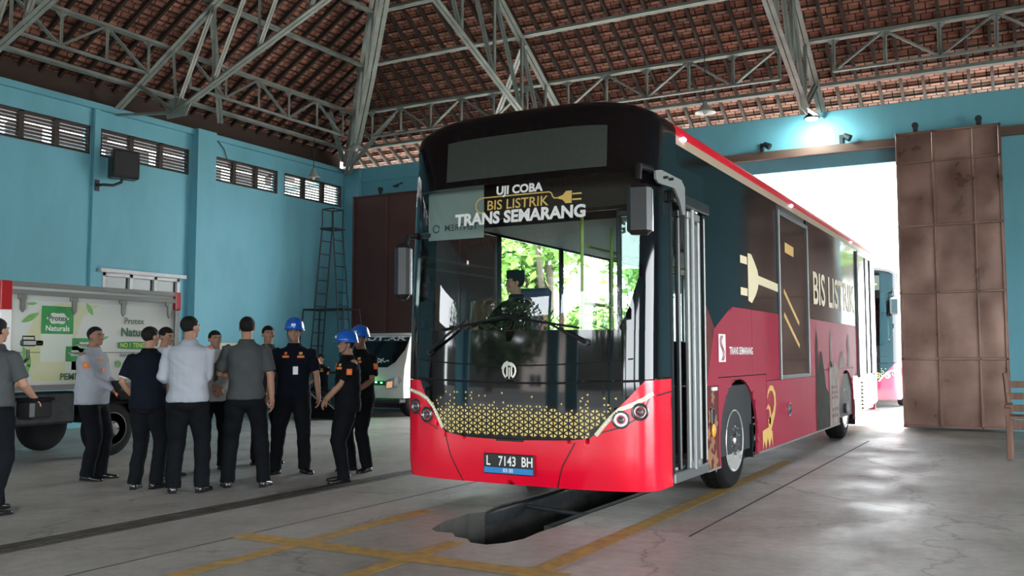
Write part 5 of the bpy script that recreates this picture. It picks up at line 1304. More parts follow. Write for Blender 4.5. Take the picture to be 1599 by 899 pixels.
def person(x, y, face, label, H=1.70, girth=1., shirt='grey_cloth', pants='black_cloth', sleeve='short', skin='skin', ra=None, la=None, rf=(.13, .03), lf=(-.13, .0), head=(0, 0), helmet=False, glasses=False, hair='short',
           patches=(), hem=.86, tucked=False, lean=0., sit=None, seed=0., cuff=None, rcurl=.5, lcurl=.5, cap=None, z0=0., group=None, rpalm=None, lpalm=None, rtoe=.25, ltoe=-.25):
    """face: heading in the world, degrees, 0 = +Y, counter-clockwise; local +y is forward, +x is the person's right... mirrored below"""
    k = H / 1.75; g = girth
    pel = V((0, 0, .94)) if sit is None else V((0, -.0, sit))
    def T(p):          # torso frame: lean forward about the pelvis
        p = V(p); q = p - V((0, 0, .94)); q = Matrix.Rotation(-lean, 3, 'X') @ q; return (pel + q) * k
    B = MB()
    sk = M[skin]
    # torso under the clothes
    B.rings([[T(p) for p in ering((0, oy, z), rx * g ** .6, ry * g)] for z, rx, ry, oy in ((.84, .10, .08, 0), (.93, .14, .095, 0), (1.06, .125, .085, 0), (1.25, .145, .095, 0), (1.38, .155, .09, 0), (1.45, .12, .07, -.005), (1.49, .07, .06, 0), (1.53, .052, .055, .01))])
    hd_ = Matrix.Rotation(math.radians(head[0]), 3, 'Z') @ Matrix.Rotation(math.radians(head[1]), 3, 'X')
    nk = T((0, .0, 1.50)); hc = T((0, .025, 1.645)); hk = k * .98
    B.tube([T((0, -.01, 1.45)), T((0, .0, 1.53)), T((0, .02, 1.60))], [.062 * k * g ** .4, .055 * k * g ** .4, .056 * k], 12)
    def Hp(p): return hc + hd_ @ (V(p) * hk)
    def HE(c, r, n=16, m=10): B.ell(Hp(c), tuple(q * hk for q in r), hd_, n, m)
    fw = 1 + (g - 1) * .35
    HE((0, -.012, .030), (.075, .093, .082)); HE((0, .025, -.02), (.064 * fw, .066, .075)); HE((0, .038, -.062), (.050 * fw, .050, .045)); HE((0, .070, -.088), (.022, .020, .018), 10, 8)
    HE((0, .088, -.012), (.010, .014, .026), 10, 8); HE((0, .098, -.028), (.0155, .014, .012), 10, 8); HE((0, .076, .022), (.05, .016, .012), 12, 6)
    HE((0, .083, -.062), (.022, .008, .009), 10, 6)
    for s in (-1, 1): HE((s * .040, .060, -.022), (.022, .022, .026), 10, 8); HE((s * .077, -.008, -.008), (.010, .020, .031), 10, 8)
    # arms
    arms = {}
    for s, tgt, curl, palm in ((1, ra, rcurl, rpalm), (-1, la, lcurl, lpalm)):
        sh = T((s * .186 * g ** .5, -.005, 1.415)); tgt = tgt or (s * .26, .04, .80)
        pole = V((s * .55, -.8, -.25)) if len(tgt) < 4 else V(tgt[3])
        el, wr = ik(sh, V(tgt[:3]) * k if sit is None else pel * k + (V(tgt[:3]) - V((0, 0, .94))) * k, .285 * k, .245 * k, pole)
        arms[s] = (sh, el, wr); d = (wr - el).normalized()
        B.tube([sh, sh.lerp(el, .4), el, el.lerp(wr, .35), wr], [.050 * k, .045 * k, .037 * k, .038 * k, .026 * k], 12, round_cap=True)
        pm = V(palm) if palm else V((-s, .25, 0)) if abs(d.z) > .8 else V((0, 0, -1)) + V((-s * .6, -.2, 0))
        hand(B, wr, d, pm, -s if True else s, curl, 1, k * 1.02)
    # legs
    legs = {}
    for s, ft in ((1, rf), (-1, lf)):
        hp = pel * k + V((s * .092 * k, 0, -.03 * k)); an = V((ft[0], ft[1], (ft[2] if len(ft) > 2 else 0) + .085)) * k
        kn, an = ik(hp, an, .43 * k, .42 * k, V((s * .12, 1, 0))); legs[s] = (hp, kn, an)
        B.tube([hp, hp.lerp(kn, .5), kn, kn.lerp(an, .35), an], [.075 * k, .065 * k, .047 * k, .048 * k, .034 * k], 10, round_cap=True)
    body = baked(B, .0075 * k, 1, name='person', mats=sk)
    if sit is None: body.location = (x, y, z0)
    else: body.location = (x, y, z0)
    body.rotation_euler = (0, 0, math.radians(face)); tag(body, label, 'person', group)
    # eyes, brows
    for s in (-1, 1):
        mb = MB(); mb.ell(Hp((s * .031, .0795, .006)), (.0115 * hk, .005 * hk, .0048 * hk), hd_, 10, 6); ey = mb.build('eye', M['eye_white'], body, smooth=True)
        mb = MB(); mb.ell(Hp((s * .031, .0855, .006)), (.0055 * hk, .003 * hk, .0055 * hk), hd_, 8, 6); mb.build('iris', M['hair'], ey, smooth=True)
        mb = MB(); mb.tube([Hp((s * .013, .092, .022)), Hp((s * .032, .091, .028)), Hp((s * .05, .078, .022))], [.003 * hk, .0042 * hk, .002 * hk], 6); mb.build('eyebrow', M['hair'], body)
    mb = MB(); mb.ell(Hp((0, .0895, -.060)), (.021 * hk, .005 * hk, .004 * hk), hd_, 10, 6); mb.ell(Hp((0, .0895, -.067)), (.017 * hk, .005 * hk, .0045 * hk), hd_, 10, 6); mb.build('lips', M['lip'], body, smooth=True)
    # hair
    if hair:
        mb = MB(); n, m = 28, 16; vs = []; ok = {}
        R0 = (.082, .099, .089)
        line = .048 if hair == 'short' else .075
        for i in range(m + 1):
            ph = -PI / 2 + PI * i / m
            for j in range(n):
                t = 2 * PI * j / n; dx, dy, dz = math.cos(ph) * math.cos(t), math.cos(ph) * math.sin(t), math.sin(ph)
                pz = R0[2] * dz + .030; py = R0[1] * dy - .014; bump = 1 + .02 * noise.noise(V((dx * 6, dy * 6, dz * 6 + seed)))
                # hairline: high on the brow, falling in front of the ear, down at the nape
                low = line + .0 if py > .045 else (-.0 + (line) * max(0, (py - .005) / .04) if py > .005 else -.035 - .03 * min(1, max(0, (-py) / .06)))
                if hair == 'bald' : low = max(low, .06 if py > -.0 else low); 
                shrink = 1. if pz > low else .90
                vs.append(Hp((R0[0] * dx * bump * shrink, (R0[1] * dy * bump) * shrink - .014, R0[2] * dz * bump * shrink + .030)))
        fs = [(i * n + j, i * n + (j + 1) % n, (i + 1) * n + (j + 1) % n, (i + 1) * n + j) for i in range(m) for j in range(n)]
        mb.add(vs, fs); mb.build('hair', M['hair'], body, smooth=True)
    if helmet:
        h = empty('helmet', (0, 0, 0)); h.parent = body; HB = M['helmet_blue']
        mb = MB(); rs = []
        for i in range(9):
            ph = PI / 2 * i / 8; r_ = max(math.cos(ph), 0) ** .72; rs.append([Hp((.118 * max(r_, .02) * math.cos(t), .142 * max(r_, .02) * math.sin(t) - .005, .034 + .150 * math.sin(ph) + (.006 if abs(math.cos(t)) < .22 and 0 < i < 8 else 0))) for t in [2 * PI * j / 32 for j in range(32)]])
        mb.rings(rs, cap=True); mb.build('helmet_shell', HB, h, smooth=True)
        mb = MB(); rs = [[Hp(((.113 + a) * math.cos(t), (.137 + a + (b * max(0, math.sin(t)) ** 2)) * math.sin(t) - .005, z)) for t in [2 * PI * j / 32 for j in range(32)]] for a, b, z in ((.004, 0, .046), (.010, .0, .040), (.014, .030, .032), (.010, .028, .028), (.0, 0, .036))]
        mb.rings(rs, cap=False); mb.build('helmet_brim', HB, h, smooth=True)
        mb = MB(); mb.box(Hp((0, .138, .09)), (.05 * hk, .006, .03 * hk), hd_); mb.build('helmet_badge', M['badge_white'], h)
        mb = MB()
        for s in (-1, 1): mb.tube([Hp((s * .088, .01, .045)), Hp((s * .078, .03, -.05)), Hp((s * .03, .06, -.108))], .004, 6)
        mb.build('chin_strap', M['black_plastic'], h)
    if cap:
        mb = MB(); mb.rings([[Hp((.083 * a * math.cos(t), .101 * a * math.sin(t) - .012, z)) for t in [2 * PI * j / 28 for j in range(28)]] for a, z in ((.96, .045), (1.02, .05), (1.0, .13), (.90, .138), (.4, .140))]); mb.build('black_cap', M['black_cloth'], body, smooth=.7)
    if glasses:
        mb = MB()
        for s in (-1, 1):
            ring = [Hp((s * .032 + .020 * math.cos(t), .098, .004 + .015 * math.sin(t))) for t in [2 * PI * j / 16 for j in range(17)]]; mb.tube(ring, .0018, 5); mb.tube([Hp((s * .052, .096, .006)), Hp((s * .079, .01, .006))], .0018, 5)
        mb.tube([Hp((-.012, .1, .006)), Hp((.012, .1, .006))], .0018, 5); mb.build('glasses', M['chrome'], body)
    # shirt
    Sh = MB(); hz = hem if not tucked else .96; fl = 1.0 if tucked else 1.05
    prof = [(hz, .182 * fl, .132 * fl, 0), (hz + .05, .184 * fl, .134 * fl, 0), (1.06, .172, .128 * g ** .6, .004), (1.22, .182, .132, .002), (1.33, .194, .130, 0), (1.405, .196, .112, -.003), (1.445, .165, .090, -.005), (1.475, .098, .070, -.003), (1.505, .066, .062, .004)]
    Sh.rings([[T(p) for p in ering((0, oy, z), rx * g ** .6, ry * g)] for z, rx, ry, oy in prof])
    for s in (1, -1):
        sh, el, wr = arms[s]
        if sleeve == 'short': pts = [sh + V((-s * .03, 0, .01)), sh, sh.lerp(el, .4), sh.lerp(el, .80)]; rr = [.052, .066, .067, .070]
        elif sleeve == 'rolled': pts = [sh + V((-s * .03, 0, .01)), sh, sh.lerp(el, .5), el, el.lerp(wr, .22)]; rr = [.052, .064, .062, .057, .053]
        else: pts = [sh + V((-s * .03, 0, .01)), sh, sh.lerp(el, .5), el, el.lerp(wr, .5), el.lerp(wr, .95)]; rr = [.052, .064, .060, .055, .047, .039]
        Sh.tube(pts, [q * k for q in rr], 14)
    shirt_o = baked(Sh, .011 * k, 3, .010, 8., seed, M[shirt], 'shirt', body)
    # collar
    mb = MB(); mb.rings([[T(p) for p in ering((0, oy, z), rx, ry)] for z, rx, ry, oy in ((1.475, .082, .074, .0), (1.52, .066, .064, .004), (1.522, .072, .070, .004), (1.485, .094, .084, .002))], cap=False); mb.build('collar', M[shirt], shirt_o, smooth=True)
    if cuff:
        mb = MB()
        for s in (1, -1): sh, el, wr = arms[s]; mb.tube([sh.lerp(el, .78), sh.lerp(el, .83)], .066 * k, 14)
        mb.build('sleeve_trim', M[cuff], shirt_o, smooth=True)
    # trousers
    Tr = MB(); q = pel * k
    Tr.rings([[q + V(p) * k for p in ering((0, 0, z), rx * g ** .6, ry * g)] for z, rx, ry in ((-.13, .09, .09), (-.09, .155, .115), (-.02, .168, .118), (.06, .158, .112), (.10, .150, .108))])
    for s in (1, -1):
        hp, kn, an = legs[s]; ce = an + V((0, 0, -.035 * k))
        Tr.tube([hp + V((0, 0, .03)), hp.lerp(kn, .3), hp.lerp(kn, .7), kn, kn.lerp(an, .5), ce], [r_ * k * g ** .5 for r_ in (.104, .104, .090, .079, .074, .072)], 14)
    pants_o = baked(Tr, .012 * k, 3, .010, 7., seed + 5, M[pants], 'trousers', body)
    if tucked:
        mb = MB(); mb.rings([[T(p) for p in ering((0, 0, z), rx * g ** .6, ry * g)] for z, rx, ry in ((.985, .166, .122), (.985, .171, .127), (1.02, .170, .126), (1.02, .165, .121))], cap=False); mb.build('belt', M['black_plastic'], pants_o)
        mb = MB(); mb.box(T((0, .13 * g, 1.0)), (.045, .012, .035)); mb.build('belt_buckle', M['chrome'], pants_o)
    # shoes
    for s, ft, to in ((1, rf, rtoe), (-1, lf, ltoe)):
        hp, kn, an = legs[s]; mb = MB(); Rz = Matrix.Rotation(-to, 3, 'Z')
        base = V((an.x, an.y, (ft[2] if len(ft) > 2 else 0) * k)); P_ = lambda p: base + Rz @ (V(p) * k)
        rs = []
        for yy, w, h, zb in ((-.075, .018, .02, .02), (-.07, .032, .075, .0), (-.03, .037, .095, 0), (.02, .038, .085, 0), (.07, .042, .062, 0), (.12, .048, .050, 0), (.165, .044, .042, 0), (.20, .030, .032, .002), (.215, .012, .018, .006)):
            rs.append([P_((w * math.cos(t), yy, zb + h * .5 + h * .5 * (math.sin(t) if math.sin(t) > 0 else max(-1, 1.6 * math.sin(t))))) for t in [2 * PI * j / 16 for j in range(16)]])
        mb.rings(rs); so = mb.build('shoe', M['shoe'], body, smooth=True)
        mb = MB(); pts = [(-.078, .028), (-.03, .036), (.03, .037), (.08, .044), (.13, .049), (.18, .04), (.22, .012)]
        po = [(w, yy) for yy, w in pts] + [(-w, yy) for yy, w in reversed(pts)]
        mb.rings([[P_((a, b, z)) for a, b in po] for z in (0, .016)]); mb.build('sole', M['black_rubber'], so)
    # badges
    if patches:
        bm = bmesh.new(); bm.from_mesh(shirt_o.data); bv = BVHTree.FromBMesh(bm); bm.free()
        for kind, mname, p, dirn, sz in patches:
            if kind == 't': o_ = T(p); d = V(dirn)
            else:
                s = 1 if kind == 'r' else -1; sh, el, wr = arms[s]; o_ = sh.lerp(el, .42); d = V(dirn); 
            d = d.normalized(); hit = bv.ray_cast(o_ + d * .5, -d)
            if hit[0] is None: continue
            nrm = hit[1]; up = V((0, 0, 1)); rx = up.cross(nrm); 
            if rx.length < .1: continue
            rx.normalize(); up = nrm.cross(rx); Rm = Matrix((rx, up, nrm)).transposed(); w, h = sz
            mb = MB(); mb.box(hit[0] + nrm * .004, (w, h, .008), Rm, bev=.003); nmn = {'orange': 'badge', 'gold_print': 'badge', 'badge_white': 'name_tag'}.get(mname, 'badge'); pb = mb.build(nmn, M[mname], shirt_o)
            if w > .055 and mname == 'orange':
                mb = MB(); mb.box(hit[0] + nrm * .009, (w * .5, h * .4, .003), Rm); mb.build('badge_centre', M['gold_print'], pb)
    return body, arms, T, Hp
def heading(x, y, phi):
    """phi: 0 faces the camera, 90 faces the right of the picture, 180 away; returns degrees about z with 0 = +Y"""
    v = V((x, y)).normalized(); toc = -v; right = V((v.y, -v.x))
    p = math.radians(phi); d = toc * math.cos(p) + right * math.sin(p)
    return math.degrees(math.atan2(-d.x, d.y))
def pp(x, y, phi, label, **k): return person(x, y, heading(x, y, phi), label, **k)
UNI = [('t', 'orange', (.085, 0, 1.36), (0, 1, 0), (.085, .028)), ('t', 'orange', (-.085, 0, 1.36), (0, 1, 0), (.085, .028)), ('t', 'orange', (.085, 0, 1.40), (0, 1, 0), (.03, .03)), ('t', 'gold_print', (-.085, 0, 1.40), (0, 1, 0), (.04, .03)),
       ('l', 'orange', None, (-1, .1, .1), (.06, .07)), ('r', 'orange', None, (1, .1, .1), (.06, .07))]
# far left, grey shirt, seen from behind, turned right
p1, a1, T1, _ = pp(-8.0, 4.95, 138, 'person at the left edge in a dark grey short-sleeved shirt holding a black case', H=1.71, shirt='grey_cloth', tucked=True, girth=1.05, ra=(.24, .24, 1.02), la=(-.10, .30, 1.15), rf=(.10, -.10), lf=(-.10, .20), head=(-5, 0), seed=1, lpalm=(0, 1, 0))
p2, a2, T2_, _ = pp(-9.27, 6.88, 62, 'person in light grey uniform shirt with orange badges holding a black folder', H=1.70, girth=1.22, shirt='light_cloth', pants='black_cloth', sleeve='long', skin='skin2', ra=(.02, .27, 1.03), la=(-.04, .28, 1.06), hair='bald', head=(-14, 0), seed=2,
        patches=[('r', 'orange', None, (1, .1, .1), (.06, .07)), ('t', 'orange', (.085, 0, 1.37), (0, 1, 0), (.08, .025)), ('t', 'gold_print', (-.085, 0, 1.37), (0, 1, 0), (.07, .03)), ('t', 'orange', (.07, 0, 1.26), (0, 1, 0), (.05, .04))], rf=(.10, .02), lf=(-.10, .06))
pp(-8.10, 6.68, 150, 'person in a navy polo shirt with white sleeve trim, back turned, hand at the hip', H=1.68, girth=1.12, shirt='navy', pants='black_cloth', ra=(.20, .16, 1.0), la=(-.17, .05, .96, (-.7, -.8, 0)), cuff='white_cloth', seed=3, head=(-25, 0), rf=(.09, .05), lf=(-.12, -.02))
pp(-8.72, 7.40, 55, 'person half hidden behind the navy polo shirt, only head and feet showing', H=1.70, shirt='white_cloth', pants='black_cloth', seed=4, head=(-10, -8))
pp(-7.55, 6.72, 168, 'person in a pale grey shirt with folded arms seen from behind amid the group', H=1.78, girth=1.12, shirt='light_cloth', sleeve='rolled', ra=(.03, .24, 1.12), la=(-.14, .20, 1.06), seed=5, head=(-38, 0), rf=(.15, .0), lf=(-.12, -.02), hem=.90)
pp(-8.72, 8.15, 12, 'person in a light shirt facing the camera between two men seen from behind', H=1.68, shirt='white_cloth', sleeve='long', ra=(.04, .20, 1.05), la=(-.05, .21, 1.02), seed=6, head=(8, 0), patches=[('t', 'black_plastic', (0, 0, 1.2), (0, 1, 0), (.05, .28))])
pp(-7.31, 7.28, 176, 'person in a dark grey shirt seen from behind with legs apart, right arm hanging', H=1.79, shirt='grey_cloth', girth=1.02, sleeve='short', ra=(.27, .02, .86), la=(-.10, .26, 1.12, (-.8, -.5, -.2)), rf=(.20, 0), lf=(-.17, .02), seed=7, hem=.90, head=(0, 0))
pp(-8.68, 9.02, 5, 'person with a pale collar and black hair standing behind the dark grey shirt', H=1.76, shirt='grey_cloth', seed=8, head=(10, 0), sleeve='long')
p9, a9, T9, _ = pp(-7.68, 8.42, 355, 'person in navy uniform and blue helmet facing the camera with a hanging name card', H=1.76, girth=1.1, shirt='navy', pants='black_cloth', helmet=True, ra=(.30, .03, .84), la=(-.30, .05, .86), rf=(.19, .10), lf=(-.14, 0), patches=UNI + [('t', 'badge_white', (-.03, 0, 1.20), (0, 1, 0), (.06, .095))], seed=9, hem=.88, ltoe=-.5, rtoe=.7)
pp(-6.65, 8.16, 287, 'person in black uniform, blue helmet and glasses in profile with hands clasped, facing left', H=1.60, girth=1.1, shirt='black_cloth', pants='black_cloth', helmet=True, glasses=True, ra=(.02, .24, 1.02), la=(-.02, .26, .99), patches=UNI, seed=10, head=(0, 2), hem=.84, rf=(.09, .0), lf=(-.09, .06))
pp(-7.10, 8.96, 312, 'person in black uniform and blue helmet standing behind the helmeted man in glasses', H=1.68, girth=1.08, shirt='black_cloth', pants='black_cloth', helmet=True, ra=(.12, .22, 1.02), la=(-.16, .22, 1.0), patches=UNI, seed=11, head=(20, 0), skin='skin2')
pp(-13.98, 16.2, 330, 'person in navy uniform sitting with crossed arms far behind by the tower ladder', H=1.68, shirt='navy', pants='black_cloth', ra=(-.06, .24, 1.12), la=(.08, .25, 1.12), sit=.64, rf=(.12, .46), lf=(-.12, .44), patches=UNI, seed=12, head=(0, -4))
# driver behind the windshield
pd, ad_, Td, _ = person(-4.62, BY + 1.28, 180 - 24, 'bus driver in a black collared shirt and black cap seated at the steering wheel', H=1.68, shirt='black_cloth', pants='black_cloth', sleeve='long', hair='short', cap=True, sit=.94, ra=(.16, .42, 1.15), la=(-.12, .44, 1.14), rf=(.12, .46, .33), lf=(-.12, .44, .33), z0=.55, seed=13, head=(-22, 0), rcurl=.9, lcurl=.9)
# things they hold
def held(body, pts_local): return body.matrix_world
def wloc(body, p):
    b = body; return Matrix.Rotation(b.rotation_euler.z, 3, 'Z') @ V(p) + b.location
def at_hands(body, arms, off=(0, 0, 0)): return wloc(body, (arms[1][2] + arms[-1][2]) / 2 + V(off))
c = at_hands(p1, a1, (.10, .04, -.16)); r = empty('camera_case', c, p1.rotation_euler.z, 'black padded case held against the hip at the left edge', 'bag')
MB().box((0, 0, 0), (.20, .28, .18), bev=.03).build('case_body', M['black_plastic'], r); MB().box((0, 0, .09), (.21, .29, .03), bev=.008).build('case_lid', M['black_cloth'], r); MB().box((0, .143, -.02), (.10, .01, .05)).build('case_label', M['badge_white'], r)
c = wloc(p1, (.12, .26, 1.44)); r = empty('video_camera', c, p1.rotation_euler.z - .5, 'small black video camera held up near the face at the left edge', 'camera')
MB().box((0, 0, .06), (.06, .13, .06), bev=.012).build('camera_body', M['black_plastic'], r); MB().cyl((0, .06, .06), (0, .12, .06), .024, n=14).build('lens', M['black_gloss'], r); MB().tube([(0, -.05, .08), (0, -.05, .12), (0, .05, .12), (0, .05, .08)], .008, 6).build('handle', M['black_plastic'], r); MB().tube([(0, 0, .0), (0, 0, -.08), (-.03, -.05, -.14)], .014, 8).build('grip', M['black_plastic'], r)
c = at_hands(p2, a2, (.0, .07, .0)); r = empty('folder', c, p2.rotation_euler.z, 'black folder with an orange edge held before the light grey uniform', 'folder')
MB().box((0, .0, -.02), (.26, .02, .24), Matrix.Rotation(.5, 3, 'X'), bev=.004).build('folder_cover', M['black_cloth'], r); MB().box((.10, .015, -.06), (.10, .02, .03), Matrix.Rotation(.5, 3, 'X')).build('folder_tab', M['orange'], r)
mb = MB()
s_, e_, w_ = a9[1]; mb.tube([w_.lerp(e_, .06), w_.lerp(e_, .13)], .032, 14); wt = mb.build('wrist_watch', M['chrome'], p9)
# seat, bag beside the far man
r = empty('black_bag', (-13.30, 15.55, 0), .4, 'black travel bag with pale piping standing on the floor beside the sitting man', 'bag')
mb = MB(); mb.prism([(-.34, .02), (.34, .02), (.30, .22), (.10, .34), (-.16, .44), (-.30, .60), (-.34, .4)], .26, (0, 0, 0), (1, 0, 0), (0, 0, 1)); mb.build('bag_body', M['black_cloth'], r)
mb = MB(); mb.tube([(-.33, -.135, .62), (-.15, -.14, .45), (.12, -.14, .34), (.30, -.14, .2), (.34, -.14, .03)], .012, 6); mb.build('piping', M['alu_white'], r)
MB().tube([(-.25, 0, .5), (-.15, 0, .62), (.0, 0, .55), (.1, 0, .34)], .014, 6).build('handle', M['black_plastic'], r)
r = empty('steel_stool', (-14.02, 16.30, 0), .2, 'dark steel stool under the sitting man in navy uniform', 'stool')
MB().box((0, 0, .58), (.40, .36, .05), bev=.01).build('seat', M['black_plastic'], r)
for sx in (-1, 1):
    for sy in (-1, 1): MB().beam((sx * .16, sy * .14, .56), (sx * .19, sy * .17, 0), .025).build('leg', M['dark_steel'], r)
# ------------------------------------------------------------------ outside
def ground_mat():
    return mat('yard_paving', (.58, .56, .52), .8, var=.2, vscale=1.2, bump=.3, bscale=10)
mb = MB(); 
for a in ((-60, 60, YF + .2, 75), (-60, 60, -60, YN - .2), (-60, XL - .2, YN - .2, YF + .2), (XR + .2, 60, YN - .2, YF + .2)): mb.add([(a[0], a[2], -.02), (a[1], a[2], -.02), (a[1], a[3], -.02), (a[0], a[3], -.02)], [(0, 1, 2, 3)])
struct(mb.build('floor_yard', ground_mat()))
mb = MB(); mb.add([(-60, -60, -.01), (60, -60, -.01), (60, YN - .3, -.01), (-60, YN - .3, -.01)], [(0, 1, 2, 3)]); mb.add([(-60, YN - .3, -.01), (XL - .3, YN - .3, -.01), (XL - .3, 12, -.01), (-60, 12, -.01)], [(0, 1, 2, 3)]); struct(mb.build('floor_unseen_dark', mat('unseen_dark_ground', (.05, .05, .05), .9, var=.2, vscale=2)))  # unseen dark ground added so the bonnet mirrors less brightness
LEAF = mat('leaves', (.10, .22, .035), .6, col2=(.045, .12, .02), vscale=1.5); LEAF2 = mat('leaves_bright', (.22, .36, .06), .6, col2=(.10, .22, .03), vscale=1.5); BARK = mat('bark', (.09, .06, .045), .85, bump=.4)
def tree(x, y, h, r, label, m=LEAF, seed=0, n=2600, grp='trees beyond the hall'):
    rd = random.Random(seed); t = empty('leafy_tree', (x, y, -.02), label=label, cat='tree', group=grp)
    mb = MB(); mb.tube([(0, 0, 0), (rd.uniform(-.2, .2), .1, h * .3), (rd.uniform(-.3, .3), 0, h * .62)], [r * .09, r * .07, r * .05], 10)
    blobs = []
    for i in range(9):
        a = rd.uniform(0, 2 * PI); q = rd.uniform(.2, .75) * r; c = V((q * math.cos(a), q * math.sin(a), h * rd.uniform(.45, .88))); blobs.append((c, r * rd.uniform(.38, .6)))
        mb.tube([(0, 0, h * rd.uniform(.28, .45)), c * .6 + V((0, 0, h * .2)), c], [r * .045, r * .03, r * .015], 6)
    mb.build('trunk', BARK, t)
    mb = MB()
    for i in range(n):
        c, br = rd.choice(blobs); d = V((rd.gauss(0, 1), rd.gauss(0, 1), rd.gauss(0, 1))).normalized(); p = c + d * br * rd.uniform(.7, 1.05); s = rd.uniform(.14, .30) * (r / 3) ** .5
        a = V((rd.gauss(0, 1), rd.gauss(0, 1), rd.gauss(0, .6))).normalized(); b = a.cross(d).normalized()
        mb.add([p - a * s, p + b * s * .45, p + a * s, p - b * s * .45], [(0, 1, 2, 3)])
    mb.build('foliage', m, t); return t
for i, (x, y, h, r) in enumerate(((-.2, 33, 9, 2.7), (8.5, 40, 11, 4.5), (-17, 33, 8, 3.3), (-15.2, 42, 9, 3.4), (-27, 44, 10, 4.6), (-23.5, 28, 5, 2.1), (-13.2, 30, 3.4, 1.7), (-11.6, 35.5, 3.2, 1.5))):
    tree(x, y, h, r, ['tree with bright leaves outside, right of the doorway', 'taller tree farther out, right of the doorway', 'leafy tree seen through the bus windshield behind the driver', 'smaller tree seen through the windshield right of the driver', 'broad tree outside beyond the second doorway, farthest left', 'low bushy tree outside beyond the second doorway', 'low bush outside, seen low through the windshield', 'small round bush outside, seen through the right of the windshield'][i], LEAF2, i)
for i, (x, y, h, r) in enumerate(((-19, -17, 9, 4.0), (-28, -24, 11, 5), (-4, -24, 9, 4), (5, -20, 9, 4))):
    tree(x, y, h, r, ['tree behind the camera seen mirrored at the left of the windshield', 'tree behind the camera mirrored in the middle of the windshield', 'tree behind the camera straight down the bus lane', 'tree behind the camera at the right'][i], mat('leaves_dark', (.035, .085, .018), .6, col2=(.02, .05, .01), vscale=1.5), 20 + i, grp='trees behind the camera')
# low white brick building outside the left opening, and an unseen one added to mirror as a bright strip
BRK = None
def brick():
    m, nt, out = new_mat('white_brick'); p = nt.nodes.new('ShaderNodeBsdfPrincipled'); L(nt, p.outputs[0], out.inputs[0]); p.inputs['Roughness'].default_value = .8
    tc = nt.nodes.new('ShaderNodeTexCoord'); mp = nt.nodes.new('ShaderNodeMapping'); mp.inputs['Rotation'].default_value = (PI / 2, 0, 0); L(nt, tc.outputs['Object'], mp.inputs[0])
    b = nt.nodes.new('ShaderNodeTexBrick'); b.inputs['Scale'].default_value = 1; b.inputs['Brick Width'].default_value = .5; b.inputs['Row Height'].default_value = .16; b.inputs['Mortar Size'].default_value = .012
    b.inputs['Color1'].default_value = (.70, .62, .56, 1); b.inputs['Color2'].default_value = (.62, .52, .46, 1); b.inputs['Mortar'].default_value = (.35, .3, .28, 1); L(nt, mp.outputs[0], b.inputs['Vector']); L(nt, b.outputs['Color'], p.inputs['Base Color']); return m
BRK = brick()
def house(x, y, w, d, h, label, door=(0,)):
    r = empty('brick_house', (x, y, -.02), label=label, cat='building')
    MB().box((0, 0, h / 2), (w, d, h)).build('wall', BRK, r); mb = MB(); mb.prism([(-d / 2 - .6, 0), (d / 2 + .6, 0), (0, 1.8)], w + 1, (0, 0, h), (0, 1, 0), (0, 0, 1)); mb.build('roof', mat('house_roof', (.22, .07, .04), .8), r)
    for k in range(int(w // 3)):
        xx = -w / 2 + 1.5 + k * 3; f = MB().box((xx, 0, 1.6), (1.6, d + .06, 2.0)).build('window', M['black_plastic'], r); mb = MB()
        for q in (-.78, 0, .78): mb.box((xx + q, 0, 1.6), (.08, d + .12, 2.0))
        mb.box((xx, 0, 2.55), (1.6, d + .12, .08)); mb.build('window_frame', M['white_print'], f)
    return r
house(-30, -5, 8, 14, 4.2, 'white brick building outside the left opening of the hall')
house(-19, -30, 6, 7, 6.0, 'tall white brick building added behind the camera as a bright windshield reflection')

r = empty('neighbour_shed', (-18.2, 10, 0), label='dark neighbouring shed frame seen in slices through the louvres', cat='building')
DS = mat('shed_dark', (.05, .045, .045), .8)
mb = MB(); mb.box((-.0, -2.2, 2.85), (.2, 24, 5.7)); mb.build('wall', DS, r)
rd = random.Random(5); y = -10.
while y < 8.5:
    wd = rd.uniform(.5, 1.1); MB().box((0, y, 5.9), (.1, wd * 1.15, .5)).build('panel', DS, r); y += wd + rd.uniform(.3, .6)
MB().box((.0, -2.2, 6.72), (.12, 24, .9)).build('fascia', DS, r)
for i_ in range(9): MB().box((0, -12 + i_ * 2.6, 6.2), (.12, .12, .3)).build('post', DS, r)
for (xx, yy, ww, dd_, lb) in ((-18, -38, 60, .3, 'dark wall added behind the camera to darken the bonnet reflections'), (-22.5, -2.5, .3, 16, 'dark wall added outside the left opening to darken the bonnet reflections')):
    o_ = MB().box((0, 0, 3.2 if ww > 1 else 2.2), (ww, dd_, 6.4 if ww > 1 else 4.4)).build('wall_reflection_screen', mat('reflection_screen_dark', (.03, .035, .03), .9, var=.4), loc=(xx, yy, 0)); struct(o_)  # unseen walls added to keep bright sky out of the bonnet reflections
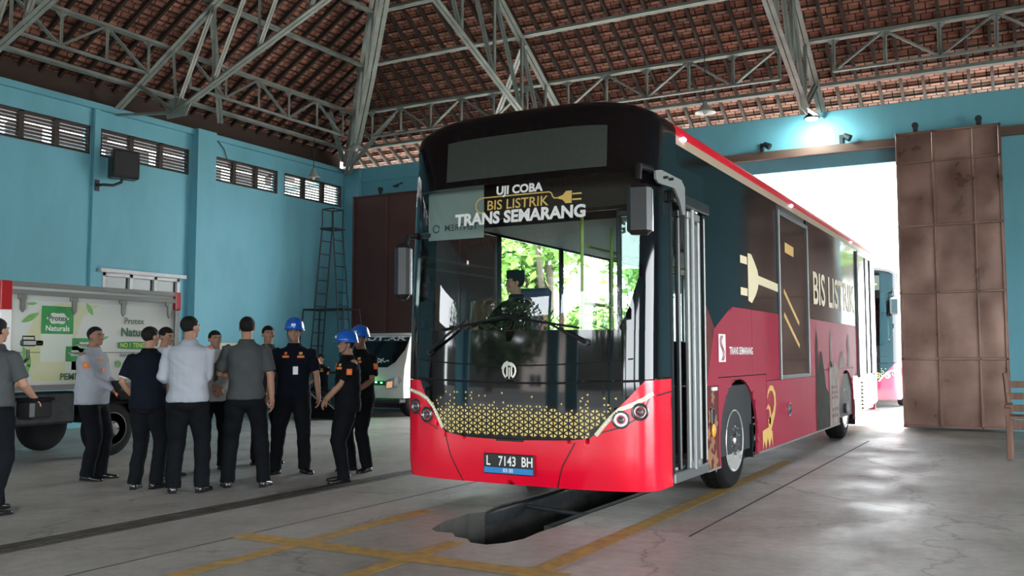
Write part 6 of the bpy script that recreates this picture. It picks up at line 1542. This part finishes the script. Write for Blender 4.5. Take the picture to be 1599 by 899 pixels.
# ------------------------------------------------------------------ light and camera
w = bpy.data.worlds.new('World'); scene.world = w; w.use_nodes = True; nt = w.node_tree; nt.nodes.clear()
bg = nt.nodes.new('ShaderNodeBackground'); out = nt.nodes.new('ShaderNodeOutputWorld'); L(nt, bg.outputs[0], out.inputs[0])
bg.inputs[0].default_value = (.90, .96, 1., 1); bg.inputs[1].default_value = 4.2
def portal(c, rot, sx, sy, name):
    l = bpy.data.lights.new(name, 'AREA'); l.shape = 'RECTANGLE'; l.size = sx; l.size_y = sy; l.cycles.is_portal = True; l.energy = 1
    o = bpy.data.objects.new(name, l); COL.objects.link(o); o.location = c; o.rotation_euler = rot; return o
portal((-4.22, YF + .22, 2.6), (-PI / 2, 0, 0), 4.2, 5.2, 'doorway_portal')
for x, wd in ((-12.95, 4.7), (-9.25, .7), (-2.4, 10.4), (5.8, 5.2)): portal((x, YN - .25, 2.45), (PI / 2, 0, 0), wd, 4.9, 'near_portal')
portal((XL - .25, -3.5, 2.3), (0, -PI / 2, 0), 4.6, 6.0, 'left_portal'); portal((-9.3, YF + .22, 2.6), (-PI / 2, 0, 0), 4.4, 5.2, 'doorway_portal'); portal((XR + .25, -5.2, 2.05), (0, PI / 2, 0), 4.1, 4.0, 'right_portal'); portal((XR + .25, 7.5, 2.05), (0, PI / 2, 0), 4.1, 9.0, 'right_portal')
su = bpy.data.lights.new('sun', 'SUN'); su.energy = 3.5; su.angle = .02; su.color = (1, .95, .86)
so = bpy.data.objects.new('sun', su); COL.objects.link(so); so.rotation_euler = (math.radians(-16), math.radians(10), 0)
cam = bpy.data.cameras.new('camera'); co = bpy.data.objects.new('camera', cam); COL.objects.link(co)
cam.sensor_fit = 'HORIZONTAL'; cam.sensor_width = 36.; cam.lens = 1450 / 1599 * 36
pitch = math.atan(103 / 1450); co.location = (0, 0, 1.4); co.rotation_euler = (PI / 2 + pitch, 0, math.radians(29.2)); cam.clip_start = .05; cam.clip_end = 300
scene.camera = co
vs = scene.view_settings; vs.view_transform = 'Standard'; vs.look = 'None'; vs.exposure = 2.15; vs.gamma = 1.; vs.use_curve_mapping = False
cy = scene.cycles; cy.use_denoising = True; cy.max_bounces = 8; cy.diffuse_bounces = 5; cy.glossy_bounces = 4; cy.transmission_bounces = 6; cy.transparent_max_bounces = 12; cy.caustics_reflective = False; cy.caustics_refractive = False; cy.sample_clamp_indirect = 8.
bpy.data.scenes.remove(BAKE)
